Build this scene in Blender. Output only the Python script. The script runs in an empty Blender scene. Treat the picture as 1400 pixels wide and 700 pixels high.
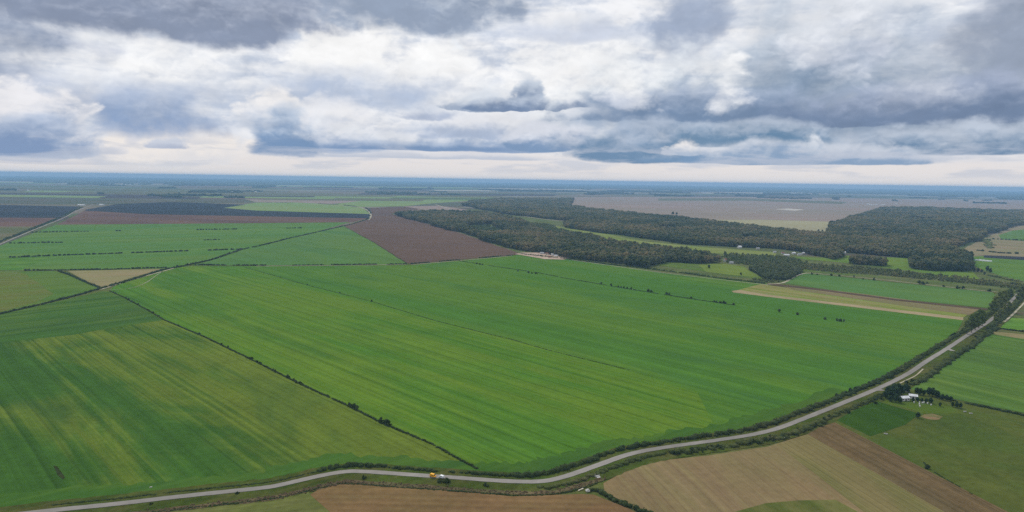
import bpy, bmesh, math, random
import numpy as np
from mathutils import Matrix, Vector, geometry

sc = bpy.context.scene
rad = math.radians

# ------------------------------------------------------------------ camera
CAM_H = 170.0
FPX = 933.0                      # focal length in photo pixels (1400 wide)
PITCH, ROLL = rad(6.342), rad(0.88)
_f = Vector((0, math.cos(PITCH), -math.sin(PITCH)))
_r0 = Vector((1, 0, 0)); _u0 = _r0.cross(_f)
_r = _r0 * math.cos(ROLL) + _u0 * math.sin(ROLL)
_u = _u0 * math.cos(ROLL) - _r0 * math.sin(ROLL)
cam_data = bpy.data.cameras.new('camera')
cam = bpy.data.objects.new('camera', cam_data)
sc.collection.objects.link(cam)
cam.matrix_world = Matrix(((_r.x, _u.x, -_f.x, 0), (_r.y, _u.y, -_f.y, 0), (_r.z, _u.z, -_f.z, CAM_H), (0, 0, 0, 1)))
cam_data.sensor_width = 36.0
cam_data.lens = 36.0 * FPX / 1400.0
cam_data.clip_start = 1.0
cam_data.clip_end = 200000.0
sc.camera = cam

def ray(x, y):
    d = _f + _r * ((x - 700) / FPX) + _u * ((350 - y) / FPX)
    return d.normalized()
def at(x, y, z=0.0):
    """ground point (metres) seen at photo position x, y"""
    q_ = (x - 700) / 700.0
    hor = 244 + 10.75 * q_ + 5.1 * q_ * q_                      # the lens bends the photo's horizon a little
    y = y + (2.3 - 5.1 * min(q_ * q_, 1.3)) * min(1.0, max(0.0, 1 - (y - hor) / 80))
    d = ray(x, y)
    h_ = math.hypot(d.x, d.y); t = (CAM_H - z) / max(-d.z, CAM_H / 35000.0 * h_)
    return (d.x * t, d.y * t)
def azel(x, y):
    d = ray(x, y)
    return math.degrees(math.atan2(d.x, d.y)), math.degrees(math.asin(d.z))

# ------------------------------------------------------------------ world: Nishita sky behind a broken cloud deck
SUN_EL, SUN_AZ = 44.0, -18.0     # ahead of the camera, a little to the left, behind cloud
world = bpy.data.worlds.new('World'); sc.world = world; world.use_nodes = True
nt = world.node_tree; nt.nodes.clear()
N, L = nt.nodes, nt.links
class G:
    """small helper to wire nodes"""
    def __init__(s, nt): s.nt = nt
    def put(s, sock, v):
        if v is None: return
        if isinstance(v, bpy.types.NodeSocket): s.nt.links.new(v, sock)
        elif isinstance(v, (tuple, list)):
            v = tuple(v)
            n_ = len(sock.default_value)
            sock.default_value = v if len(v) == n_ else (v + (1.0,))[:n_]
        else: sock.default_value = v
    def m(s, op, a, b=None, c=None, clamp=False):
        n = s.nt.nodes.new('ShaderNodeMath'); n.operation = op; n.use_clamp = clamp
        for i, v in enumerate((a, b, c)): s.put(n.inputs[i], v)
        return n.outputs[0]
    def mix(s, f, a, b, mode='MIX'):
        n = s.nt.nodes.new('ShaderNodeMix'); n.data_type = 'RGBA'; n.blend_type = mode; n.clamp_factor = True
        s.put(n.inputs[0], f); s.put(n.inputs[6], a); s.put(n.inputs[7], b)
        return n.outputs[2]
    def noise(s, vec, scale, detail=4, rough=0.5, dist=0.0, dims='3D', lac=2.0):
        n = s.nt.nodes.new('ShaderNodeTexNoise'); n.noise_dimensions = dims
        s.put(n.inputs['Vector'], vec); n.inputs['Scale'].default_value = scale
        n.inputs['Detail'].default_value = detail; n.inputs['Roughness'].default_value = rough
        n.inputs['Distortion'].default_value = dist; n.inputs['Lacunarity'].default_value = lac
        return n.outputs[0], n.outputs[1]
    def comb(s, x, y, z=0.0):
        n = s.nt.nodes.new('ShaderNodeCombineXYZ')
        for i, v in enumerate((x, y, z)): s.put(n.inputs[i], v)
        return n.outputs[0]
    def sep(s, v):
        n = s.nt.nodes.new('ShaderNodeSeparateXYZ'); s.put(n.inputs[0], v); return n.outputs
    def ss(s, v, lo, hi, a=0.0, b=1.0, kind='SMOOTHSTEP'):
        n = s.nt.nodes.new('ShaderNodeMapRange'); n.interpolation_type = kind; n.clamp = True
        s.put(n.inputs[0], v); s.put(n.inputs[1], lo); s.put(n.inputs[2], hi); s.put(n.inputs[3], a); s.put(n.inputs[4], b)
        return n.outputs[0]
g = G(nt)
tc = N.new('ShaderNodeTexCoord')
sx, sy, sz = g.sep(tc.outputs['Generated'])
az = g.m('MULTIPLY', g.m('ARCTAN2', sx, sy), 180 / math.pi)
el = g.m('MULTIPLY', g.m('ARCSINE', sz), 180 / math.pi)
sky = N.new('ShaderNodeTexSky'); sky.sky_type = 'NISHITA'; sky.sun_disc = False
sky.sun_elevation = rad(SUN_EL); sky.sun_rotation = rad(SUN_AZ); sky.air_density = 1.0; sky.dust_density = 2.0

# billows in azimuth/elevation degrees: clouds seen from the side
P = g.comb(az, g.m('MULTIPLY', el, 1.5), 3.0)
nB, nBc = g.noise(P, 0.17, 8, 0.55, 0.3)              # large puffs with fine crumbled edges
b1, b2, b3 = g.sep(nBc)
P2 = g.comb(az, g.m('MULTIPLY', el, 1.5), 11.0)
nS, nSc = g.noise(P2, 0.36, 7, 0.50, 0.2)
s1, s2, s3 = g.sep(nSc)
# low-angle streaks, long and thin near the horizon
P3 = g.comb(g.m('MULTIPLY', az, 0.16), el, 7.0)
nL, _c = g.noise(P3, 1.1, 7, 0.55, 0.3)
# heaped puffs (cellular bumps), sampled twice: the second a little nearer the light gives lit tops and shaded undersides
wob, wobc = g.noise(g.comb(az, g.m('MULTIPLY', el, 1.4), 21.0), 0.55, 5, 0.6)
w1, w2, w3 = g.sep(wobc)
def puffs(du_, dv_):
    v_ = g.comb(g.m('ADD', g.m('ADD', az, du_), g.m('MULTIPLY', g.m('SUBTRACT', w1, 0.5), 2.4)),
                g.m('ADD', g.m('MULTIPLY', g.m('ADD', el, dv_), 1.45), g.m('MULTIPLY', g.m('SUBTRACT', w2, 0.5), 2.4)), 4.0)
    n = N.new('ShaderNodeTexVoronoi'); n.voronoi_dimensions = '3D'; n.feature = 'F1'; g.put(n.inputs['Vector'], v_)
    n.inputs['Scale'].default_value = 0.36; n.inputs['Detail'].default_value = 2.0; n.inputs['Roughness'].default_value = 0.5
    n.inputs['Lacunarity'].default_value = 2.3; n.normalize = True
    return g.m('SUBTRACT', 1.0, n.outputs['Distance'])
pf = puffs(0.0, 0.0); pf2 = puffs(-0.10, 0.30)
relief = g.m('SUBTRACT', pf, pf2)
NE = g.m('ADD', g.m('ADD', g.m('MULTIPLY', g.m('SUBTRACT', b1, 0.5), 2.2), g.m('MULTIPLY', g.m('SUBTRACT', s1, 0.5), 1.3)), g.m('MULTIPLY', g.m('SUBTRACT', pf, 0.62), 1.8))
NS = g.m('ADD', g.m('ADD', g.m('MULTIPLY', g.m('SUBTRACT', s2, 0.5), 1.0), g.m('MULTIPLY', relief, 1.7)), g.m('ADD', g.m('MULTIPLY', g.m('SUBTRACT', b3, 0.5), 1.2), g.m('MULTIPLY', g.m('SUBTRACT', nL, 0.5), 0.7)))
# outlines wander: the axes themselves are bent by the billows
azw = g.m('ADD', az, g.m('MULTIPLY', g.m('SUBTRACT', b3, 0.5), 9.0))
elw = g.m('ADD', el, g.m('MULTIPLY', g.m('MULTIPLY', g.m('SUBTRACT', b2, 0.5), 2.2), g.ss(el, 2.0, 6.0, 0.1, 1.0)))

# one cloud: flat base, heaped top, dark below and bright above
cg = bpy.data.node_groups.new('cloud', 'ShaderNodeTree')
for nm, ty in (('U', 'NodeSocketFloat'), ('V', 'NodeSocketFloat'), ('NE', 'NodeSocketFloat'), ('NS', 'NodeSocketFloat'),
               ('Prev', 'NodeSocketColor'), ('Dark', 'NodeSocketColor'), ('Bright', 'NodeSocketColor'),
               ('u0', 'NodeSocketFloat'), ('vb', 'NodeSocketFloat'), ('w', 'NodeSocketFloat'), ('h', 'NodeSocketFloat'),
               ('amp', 'NodeSocketFloat'), ('soft', 'NodeSocketFloat'), ('op', 'NodeSocketFloat'), ('K', 'NodeSocketFloat'), ('lift', 'NodeSocketFloat'), ('ns', 'NodeSocketFloat')):
    cg.interface.new_socket(name=nm, in_out='INPUT', socket_type=ty)
cg.interface.new_socket(name='Color', in_out='OUTPUT', socket_type='NodeSocketColor')
gi = cg.nodes.new('NodeGroupInput'); go_ = cg.nodes.new('NodeGroupOutput'); q = G(cg); I = gi.outputs
du = q.m('DIVIDE', q.m('SUBTRACT', I['U'], I['u0']), I['w'])
t = q.m('DIVIDE', q.m('SUBTRACT', I['V'], I['vb']), I['h'])
tn = q.m('MULTIPLY', q.m('MINIMUM', t, 0.0), I['K'])
tp = q.m('MAXIMUM', t, 0.0)
f = q.m('SUBTRACT', q.m('SUBTRACT', q.m('SUBTRACT', 1.0, q.m('MULTIPLY', du, du)), q.m('MULTIPLY', tp, tp)), q.m('MULTIPLY', tn, tn))
f = q.m('ADD', f, q.m('MULTIPLY', I['NE'], I['amp']))
al = q.m('MULTIPLY', q.ss(f, 0.0, I['soft']), I['op'])
sh = q.m('ADD', q.m('ADD', q.m('MULTIPLY', tp, 1.35), q.m('MULTIPLY', I['NS'], I['ns'])), I['lift'])
sh = q.m('ADD', sh, q.ss(f, 0.0, 0.7, 0.30, 0.0))
colr = q.mix(q.ss(sh, 0.0, 1.0, kind='SMOOTHSTEP'), I['Dark'], I['Bright'])
out = q.mix(al, I['Prev'], colr)
cg.links.new(out, go_.inputs[0])

def srgb(*c):
    return tuple(((v / 255) / 12.92 if v <= 10 else ((v / 255 + 0.055) / 1.055) ** 2.4) for v in c)
WHT = srgb(248, 248, 248); CREAM = srgb(233, 227, 225); PALE = srgb(212, 218, 229); MIDB = srgb(176, 188, 208)
SLATE = srgb(138, 152, 178); BLUE = srgb(122, 150, 182); DEEP = srgb(106, 134, 166); GREY = srgb(150, 160, 182)

# the deck behind everything
deck_n = g.m('ADD', g.m('MULTIPLY', nL, 0.5), g.m('MULTIPLY', b2, 0.5))
deck = g.mix(g.ss(g.m('ADD', deck_n, g.m('MULTIPLY', relief, 0.35)), 0.37, 0.60), srgb(196, 206, 223), srgb(240, 241, 244))
low = g.ss(g.m('ADD', el, g.m('MULTIPLY', g.m('SUBTRACT', nL, 0.5), 2.5)), 1.0, 3.2, 1.0, 0.0)
col = g.mix(low, deck, CREAM)

def cloud(x0, x1, ybase, ytop, dark, bright, amp=1.3, soft=0.35, op=1.0, K=5.0, lift=0.0, ns=1.0):
    """x0..x1, base and top as seen in the photo, turned into a direction in the sky"""
    global col
    xm = (x0 + x1) / 2
    u0, vb = azel(xm, ybase); _, vt = azel(xm, ytop)
    ua, _ = azel(x0, ybase); ub, _ = azel(x1, ybase)
    n = N.new('ShaderNodeGroup'); n.node_tree = cg
    for k, v in dict(U=azw, V=elw, NE=NE, NS=NS, Prev=col, Dark=dark, Bright=bright, u0=u0, vb=vb, w=(ub - ua) / 2,
                     h=vt - vb, amp=amp, soft=soft, op=op, K=K, lift=lift, ns=ns).items():
        g.put(n.inputs[k], v)
    col = n.outputs[0]
# bright masses
cloud(60, 340, 110, 16, PALE, WHT, 0.8, 1.1, 0.9, 2.0, 0.35)
cloud(380, 565, 96, 6, PALE, WHT, 1.0, 0.6, 1.0, 3.0, 0.6)
cloud(500, 700, 120, 55, PALE, WHT, 0.9, 0.8, 0.9, 2.5, 0.5)
cloud(660, 900, 140, 30, PALE, WHT, 0.9, 0.9, 0.9, 2.0, 0.45)
cloud(120, 345, 216, 156, srgb(226, 224, 226), srgb(244, 237, 231), 0.9, 0.5, 0.95, 4.0, 0.3)
# mid grey-blue veils
cloud(-160, 330, 132, 82, srgb(180, 191, 212), PALE, 0.7, 1.3, 0.9, 2.0, 0.0)
cloud(80, 345, 168, 110, srgb(140, 162, 196), srgb(178, 191, 213), 0.7, 1.2, 1.0, 2.2, -0.05)
cloud(320, 640, 130, 82, srgb(178, 192, 215), PALE, 0.7, 1.2, 0.95, 2.0, 0.0)
cloud(-60, 120, 104, 70, srgb(200, 207, 222), PALE, 0.7, 1.2, 0.8, 2.0, 0.0)
cloud(380, 560, 185, 128, srgb(204, 211, 225), srgb(234, 234, 237), 1.0, 0.9, 0.8, 3.0, 0.15)
cloud(690, 870, 48, 14, srgb(200, 208, 224), PALE, 0.7, 1.2, 0.9, 3.0, 0.0)
# dark roof along the top, upper left
cloud(-900, 230, 34, -150, srgb(144, 157, 180), srgb(188, 196, 212), 0.7, 0.8, 1.0, 2.0, 0.15)
cloud(-100, 520, 10, -120, srgb(138, 150, 173), srgb(182, 190, 207), 0.6, 0.6, 1.0, 2.5, 0.15)
cloud(400, 740, 4, -120, srgb(150, 164, 186), srgb(196, 205, 218), 0.7, 0.6, 1.0, 2.5, 0.15)
cloud(80, 200, 70, 30, srgb(184, 192, 210), srgb(226, 230, 236), 1.5, 1.2, 0.7, 1.5, 0.1)
# heaped clouds, left
cloud(-120, 148, 205, 100, srgb(150, 170, 200), srgb(236, 235, 238), 0.8, 0.4, 0.95, 7.0, 0.02)
cloud(-100, 145, 204, 146, srgb(128, 151, 187), srgb(184, 196, 216), 0.7, 0.9, 0.9, 6.0, -0.05)
cloud(315, 415, 172, 120, srgb(200, 209, 224), srgb(242, 240, 240), 1.0, 0.6, 0.95, 3.0, 0.1)
cloud(385, 560, 203, 158, srgb(146, 168, 200), srgb(224, 227, 233), 0.9, 0.6, 0.9, 6.0, 0.05)
cloud(325, 436, 204, 140, srgb(122, 150, 186), srgb(190, 203, 221), 0.9, 0.9, 1.0, 6.0, -0.15)
cloud(560, 790, 204, 168, srgb(136, 160, 194), srgb(216, 221, 230), 0.8, 0.6, 0.9, 7.0, 0.0)
cloud(560, 800, 186, 148, srgb(172, 186, 210), srgb(226, 228, 234), 0.8, 0.9, 0.85, 6.0, 0.05)
cloud(405, 720, 204, 192, srgb(118, 146, 184), srgb(176, 190, 212), 0.5, 0.9, 0.8, 6.0, -0.1)
cloud(240, 292, 202, 189, srgb(170, 181, 204), srgb(200, 207, 222), 1.5, 1.0, 0.9, 4.0)
cloud(146, 204, 209, 199, srgb(196, 200, 213), srgb(212, 214, 224), 1.2, 1.2, 0.6, 3.0)
cloud(186, 230, 196, 186, srgb(200, 204, 216), srgb(216, 217, 226), 1.2, 1.2, 0.6, 3.0)
cloud(525, 635, 160, 138, srgb(168, 181, 206), PALE, 0.9, 1.0, 0.85, 4.0, 0.05)
cloud(600, 720, 146, 116, srgb(150, 166, 190), srgb(214, 221, 231), 1.2, 0.9, 0.9, 7.0, 0.05)
cloud(690, 752, 140, 92, srgb(130, 149, 178), srgb(196, 206, 220), 0.9, 0.6, 1.0, 7.0, -0.05)
cloud(640, 790, 148, 126, srgb(120, 140, 171), srgb(182, 194, 212), 0.7, 0.7, 1.0, 8.0, -0.1)
# right side: the great grey bank
cloud(870, 990, 38, -80, srgb(158, 172, 196), srgb(200, 209, 222), 0.8, 0.9, 0.9, 1.8, 0.0)
cloud(740, 1140, 165, 46, srgb(140, 161, 187), srgb(232, 236, 240), 0.6, 0.9, 0.95, 5.0, 0.02)
cloud(900, 1360, 168, -80, srgb(130, 151, 176), srgb(204, 212, 223), 0.6, 0.9, 0.95, 5.0, -0.1, ns=0.6)
cloud(1120, 1640, 174, 0, srgb(128, 147, 172), srgb(204, 210, 220), 0.6, 0.9, 0.95, 5.0, -0.12, ns=0.6)
cloud(1270, 1560, 46, -80, srgb(148, 160, 180), srgb(186, 193, 208), 0.7, 1.0, 0.95, 1.6, -0.1)
cloud(755, 1150, 164, 108, srgb(114, 137, 168), srgb(170, 184, 207), 0.45, 0.7, 0.85, 14.0, -0.1, ns=0.6)
cloud(960, 1520, 168, 96, srgb(112, 131, 161), srgb(168, 179, 202), 0.45, 0.7, 0.85, 14.0, -0.15, ns=0.6)
cloud(960, 1035, 135, 56, srgb(210, 216, 228), WHT, 1.3, 1.1, 0.85, 2.5, 0.3)
cloud(810, 900, 142, 88, srgb(208, 214, 227), WHT, 1.3, 1.1, 0.8, 2.5, 0.3)
cloud(1080, 1250, 62, -30, srgb(206, 212, 226), srgb(234, 236, 241), 1.2, 1.4, 0.75, 1.5, 0.2)
cloud(1190, 1320, 135, 80, srgb(188, 196, 211), srgb(232, 234, 238), 1.3, 1.4, 0.65, 2.0, 0.1)
# low blue shelf
cloud(690, 800, 203, 166, srgb(126, 152, 186), srgb(216, 220, 230), 0.8, 0.6, 0.95, 7.0, 0.0)
cloud(1050, 1640, 206, 160, srgb(102, 134, 167), srgb(190, 200, 215), 0.6, 0.6, 0.95, 6.0, -0.02)
cloud(755, 980, 214, 156, srgb(102, 136, 170), srgb(174, 187, 206), 0.6, 0.6, 0.95, 6.0, -0.1)
cloud(890, 1200, 196, 156, srgb(102, 136, 168), srgb(180, 192, 209), 0.6, 0.6, 0.9, 6.0, -0.1)
cloud(890, 1330, 221, 188, srgb(124, 154, 188), srgb(208, 214, 225), 0.7, 0.6, 0.9, 6.0, -0.05)
cloud(912, 972, 209, 189, srgb(176, 190, 210), srgb(246, 242, 240), 1.6, 0.8, 0.95, 5.0, 0.2)
cloud(1080, 1140, 206, 170, srgb(170, 186, 206), srgb(222, 226, 233), 1.4, 0.9, 0.8, 6.0, 0.1)
cloud(380, 820, 216, 208, srgb(178, 190, 210), srgb(214, 216, 224), 1.0, 1.0, 0.7, 4.0, 0.0)
cloud(-200, 260, 222, 214, srgb(206, 206, 214), srgb(220, 218, 222), 1.2, 1.2, 0.7, 4.0, 0.0)
# one common relief over every cloud
_rl = g.m('ADD', 1.0, g.m('ADD', g.m('MULTIPLY', relief, 0.24), g.m('MULTIPLY', g.m('SUBTRACT', nS, 0.5), 0.34)))
_rl = g.m('ADD', 1.0, g.m('MULTIPLY', g.m('SUBTRACT', _rl, 1.0), g.ss(el, 1.5, 4.0)))
_sc = N.new('ShaderNodeVectorMath'); _sc.operation = 'SCALE'; L.new(col, _sc.inputs[0]); L.new(_rl, _sc.inputs[3]); col = _sc.outputs[0]
# thin streaks just above the horizon
streak = g.m('MULTIPLY', g.ss(nL, 0.46, 0.62), g.ss(el, 0.2, 1.0)); streak = g.m('MULTIPLY', streak, g.ss(el, 2.2, 3.4, 1.0, 0.0))
col = g.mix(g.m('MULTIPLY', streak, 0.6), col, srgb(192, 198, 212))
# cloud well above the frame: a brighter, broken overcast that lights the land
hi = g.ss(el, 14.0, 26.0)
col = g.mix(hi, col, g.mix(g.ss(nB, 0.35, 0.65), srgb(180, 192, 210), srgb(238, 240, 244)))
SKY_STRENGTH = 0.1
gap = g.m('MULTIPLY', g.m('MULTIPLY', g.ss(nB, 0.70, 0.78), 0.5), g.ss(el, 5.0, 7.0))
sc_n = N.new('ShaderNodeVectorMath'); sc_n.operation = 'SCALE'; L.new(col, sc_n.inputs[0]); sc_n.inputs[3].default_value = 1.0 / SKY_STRENGTH
final = g.mix(gap, sc_n.outputs[0], sky.outputs[0])
bg = N.new('ShaderNodeBackground'); bg.inputs[1].default_value = SKY_STRENGTH; L.new(final, bg.inputs[0])
wo = N.new('ShaderNodeOutputWorld'); L.new(bg.outputs[0], wo.inputs[0])
world.cycles.sampling_method = 'MANUAL'; world.cycles.sample_map_resolution = 512

sun_d = bpy.data.lights.new('sun', 'SUN'); sun_d.energy = 2.2; sun_d.angle = rad(10); sun_d.color = (1.0, 0.95, 0.87)
sun = bpy.data.objects.new('sun', sun_d); sc.collection.objects.link(sun)
_sd = Vector((math.sin(rad(SUN_AZ)) * math.cos(rad(SUN_EL)), math.cos(rad(SUN_AZ)) * math.cos(rad(SUN_EL)), math.sin(rad(SUN_EL))))
sun.rotation_euler = _sd.to_track_quat('Z', 'Y').to_euler()
sun.location = (0, 0, 400)

sc.view_settings.view_transform = 'Standard'; sc.view_settings.look = 'None'
sc.view_settings.exposure = 0.0; sc.view_settings.gamma = 1.0; sc.view_settings.use_curve_mapping = False
sc.render.engine = 'CYCLES'
sc.cycles.max_bounces = 4; sc.cycles.diffuse_bounces = 2; sc.cycles.volume_bounces = 1
sc.cycles.use_denoising = False     # the fine grain of 128 samples keeps the crop rows and canopy crisp
sc.cycles.sample_clamp_indirect = 1.5; sc.cycles.sample_clamp_direct = 6.0
sc.cycles.use_adaptive_sampling = False
# ------------------------------------------------------------------ helpers
rng = random.Random(7)
COL = sc.collection
def tag(o, label=None, cat=None, group=None, kind=None):
    if label: o['label'] = label
    if cat: o['category'] = cat
    if group: o['group'] = group
    if kind: o['kind'] = kind
    return o
def link(name, me, parent=None):
    o = bpy.data.objects.new(name, me); COL.objects.link(o)
    if parent: o.parent = parent
    return o
def mat_new(name):
    m = bpy.data.materials.new(name); m.use_nodes = True
    b = m.node_tree.nodes['Principled BSDF']; b.inputs['Roughness'].default_value = 0.9
    b.inputs['Specular IOR Level'].default_value = 0.15
    return m, G(m.node_tree), b
def plain(name, c, rough=0.7, metallic=0.0, var=0.12, scale=1.5):
    m, g_, b = mat_new(name)
    tcn = m.node_tree.nodes.new('ShaderNodeTexCoord')
    n_, _ = g_.noise(tcn.outputs['Object'], scale, 4, 0.6)
    c0 = tuple(v * (1 - var * 2) for v in c); c1 = tuple(min(1, v * (1 + var * 2)) for v in c)
    g_.put(b.inputs['Base Color'], g_.mix(g_.ss(n_, 0.3, 0.7), c0, c1))
    b.inputs['Roughness'].default_value = rough; b.inputs['Metallic'].default_value = metallic
    return m

# land cover: rows along one direction, soft patches, and fine mottling; all in world metres
def land(name, c1, c2, c3=None, d=(0, 1), stripe=0.5, period=24.0, patch=140.0, patch_amt=0.5, fine=0.12, lines=0.0, warp=6.0, thr=(0.36, 0.62), seed=0.0, stretch=1.8, lp=21.0, grad=None):
    m, g_, b = mat_new(name)
    geo = m.node_tree.nodes.new('ShaderNodeNewGeometry')
    x_, y_, z_ = g_.sep(geo.outputs['Position'])
    l_ = math.hypot(*d); dx, dy = d[0] / l_, d[1] / l_
    a_ = g_.m('ADD', g_.m('MULTIPLY', x_, dx), g_.m('MULTIPLY', y_, dy))
    c_ = g_.m('SUBTRACT', g_.m('MULTIPLY', y_, dx), g_.m('MULTIPLY', x_, dy))
    W = g_.comb(x_, y_, seed * 10)
    if warp:
        wn, _ = g_.noise(W, 1 / 300, 2, 0.5)
        c_ = g_.m('ADD', c_, g_.m('MULTIPLY', wn, warp))
    n1, _ = g_.noise(g_.comb(g_.m('MULTIPLY', a_, 1 / 900), g_.m('MULTIPLY', c_, 1 / period), seed), 1.0, 5, 0.62)
    n2, _ = g_.noise(g_.comb(g_.m('MULTIPLY', a_, 1 / (patch * stretch)), g_.m('MULTIPLY', c_, 1 / patch), seed + 5), 1.0, 6, 0.6, 0.6)
    n3, _ = g_.noise(W, 1 / 5.0, 5, 0.65)
    n4, _ = g_.noise(W, 1 / 45.0, 4, 0.6)
    n2b = g_.m('ADD', n2, g_.m('MULTIPLY', g_.m('SUBTRACT', n1, 0.5), stripe * 0.9))
    if grad: n2b = g_.m('ADD', n2b, g_.ss(c_, grad[0], grad[1], -grad[2], grad[2]))
    base = g_.mix(g_.ss(n2b, thr[0], thr[1], 0, patch_amt), c1, c2)
    if c3:
        n5, _ = g_.noise(g_.comb(g_.m('MULTIPLY', a_, 1 / 420), g_.m('MULTIPLY', c_, 1 / 90), seed + 9), 1.0, 5, 0.6, 0.8)
        base = g_.mix(g_.ss(n5, 0.50, 0.68, 0, 0.8), base, c3)
    v = g_.m('ADD', 1.0, g_.m('MULTIPLY', g_.m('SUBTRACT', n1, 0.5), stripe * 2.4))
    v = g_.m('MULTIPLY', v, g_.m('ADD', 1.0, g_.m('MULTIPLY', g_.m('SUBTRACT', n3, 0.5), fine * 4)))
    v = g_.m('MULTIPLY', v, g_.m('ADD', 1.0, g_.m('MULTIPLY', g_.m('SUBTRACT', n4, 0.5), fine * 3)))
    if lines:
        w_ = g_.m('ABSOLUTE', g_.m('SUBTRACT', g_.m('FRACT', g_.m('MULTIPLY', c_, 1 / lp)), 0.5))
        v = g_.m('MULTIPLY', v, g_.ss(w_, 0.02, 0.10, 1 - lines, 1.0))
    vm = m.node_tree.nodes.new('ShaderNodeVectorMath'); vm.operation = 'SCALE'
    m.node_tree.links.new(base, vm.inputs[0]); g_.put(vm.inputs[3], v)
    g_.put(b.inputs['Base Color'], vm.outputs[0])
    b.inputs['Roughness'].default_value = 1.0; b.inputs['Specular IOR Level'].default_value = 0.0
    return m

def sheet(name, pts, z, mat, wob=1.0, step=40.0, cat=None):
    """flat sheet of land with slightly irregular borders; pts in metres"""
    out_ = []
    for i in range(len(pts)):
        p, q_ = Vector(pts[i]), Vector(pts[(i + 1) % len(pts)])
        dd = (q_ - p).length; k = max(1, min(40, int(dd / step)))
        nrm = Vector((-(q_ - p).y, (q_ - p).x)) / max(dd, 1e-6)
        for j in range(k):
            v = p.lerp(q_, j / k)
            if 0 < j: v = v + nrm * rng.uniform(-wob, wob)
            out_.append((v.x, v.y, z))
    tris = geometry.tessellate_polygon([[Vector(v) for v in out_]])
    me = bpy.data.meshes.new(name)
    fixed = []
    for t_ in tris:
        a, b, c = [Vector(out_[i]) for i in t_]
        fixed.append(tuple(t_) if (b - a).cross(c - a).z > 0 else tuple(reversed(t_)))
    me.from_pydata(out_, [], fixed); me.materials.append(mat)
    o = link(name, me); tag(o, kind='structure'); return o
def px(*p): return [at(p[i], p[i + 1]) for i in range(0, len(p), 2)]
def resample(pts, step):
    out_ = [Vector(pts[0])]
    for a, b in zip(pts, pts[1:]):
        a, b = Vector(a), Vector(b); k = max(1, int((b - a).length / step))
        for j in range(1, k + 1): out_.append(a.lerp(b, j / k))
    return out_
def smooth(pts, it=3):
    for _ in range(it):
        o_ = [pts[0]]
        for a, b in zip(pts, pts[1:]):
            a, b = Vector(a), Vector(b)
            o_ += [a.lerp(b, 0.25), a.lerp(b, 0.75)]
        o_.append(pts[-1]); pts = o_
    return [Vector(p) for p in pts]
def normals(pts):
    ns = []
    for i in range(len(pts)):
        a = pts[max(0, i - 1)]; b = pts[min(len(pts) - 1, i + 1)]
        d = (Vector(b) - Vector(a)).normalized(); ns.append(Vector((-d.y, d.x)))
    return ns
def ribbon(name, pts, w0, w1, z, mat, wob=0.0, thick=0.0):
    """strip between lateral offsets w0..w1 of a centreline"""
    ns = normals(pts); vs = []; fs = []
    for p, n_ in zip(pts, ns):
        a = p + n_ * (w0 + rng.uniform(-wob, wob)); b = p + n_ * (w1 + rng.uniform(-wob, wob))
        vs += [(a.x, a.y, z), (b.x, b.y, z)]
    for i in range(len(pts) - 1): fs.append((2 * i, 2 * i + 2, 2 * i + 3, 2 * i + 1) if w0 > w1 else (2 * i, 2 * i + 1, 2 * i + 3, 2 * i + 2))
    if thick:
        k = len(vs); vs += [(v[0], v[1], v[2] - thick) for v in vs]
        for i in range(len(pts) - 1):
            fs.append((2 * i, 2 * i + 2, k + 2 * i + 2, k + 2 * i)); fs.append((2 * i + 1, k + 2 * i + 1, k + 2 * i + 3, 2 * i + 3))
    me = bpy.data.meshes.new(name); me.from_pydata(vs, [], fs); me.materials.append(mat); me.update()
    return link(name, me)

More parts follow.
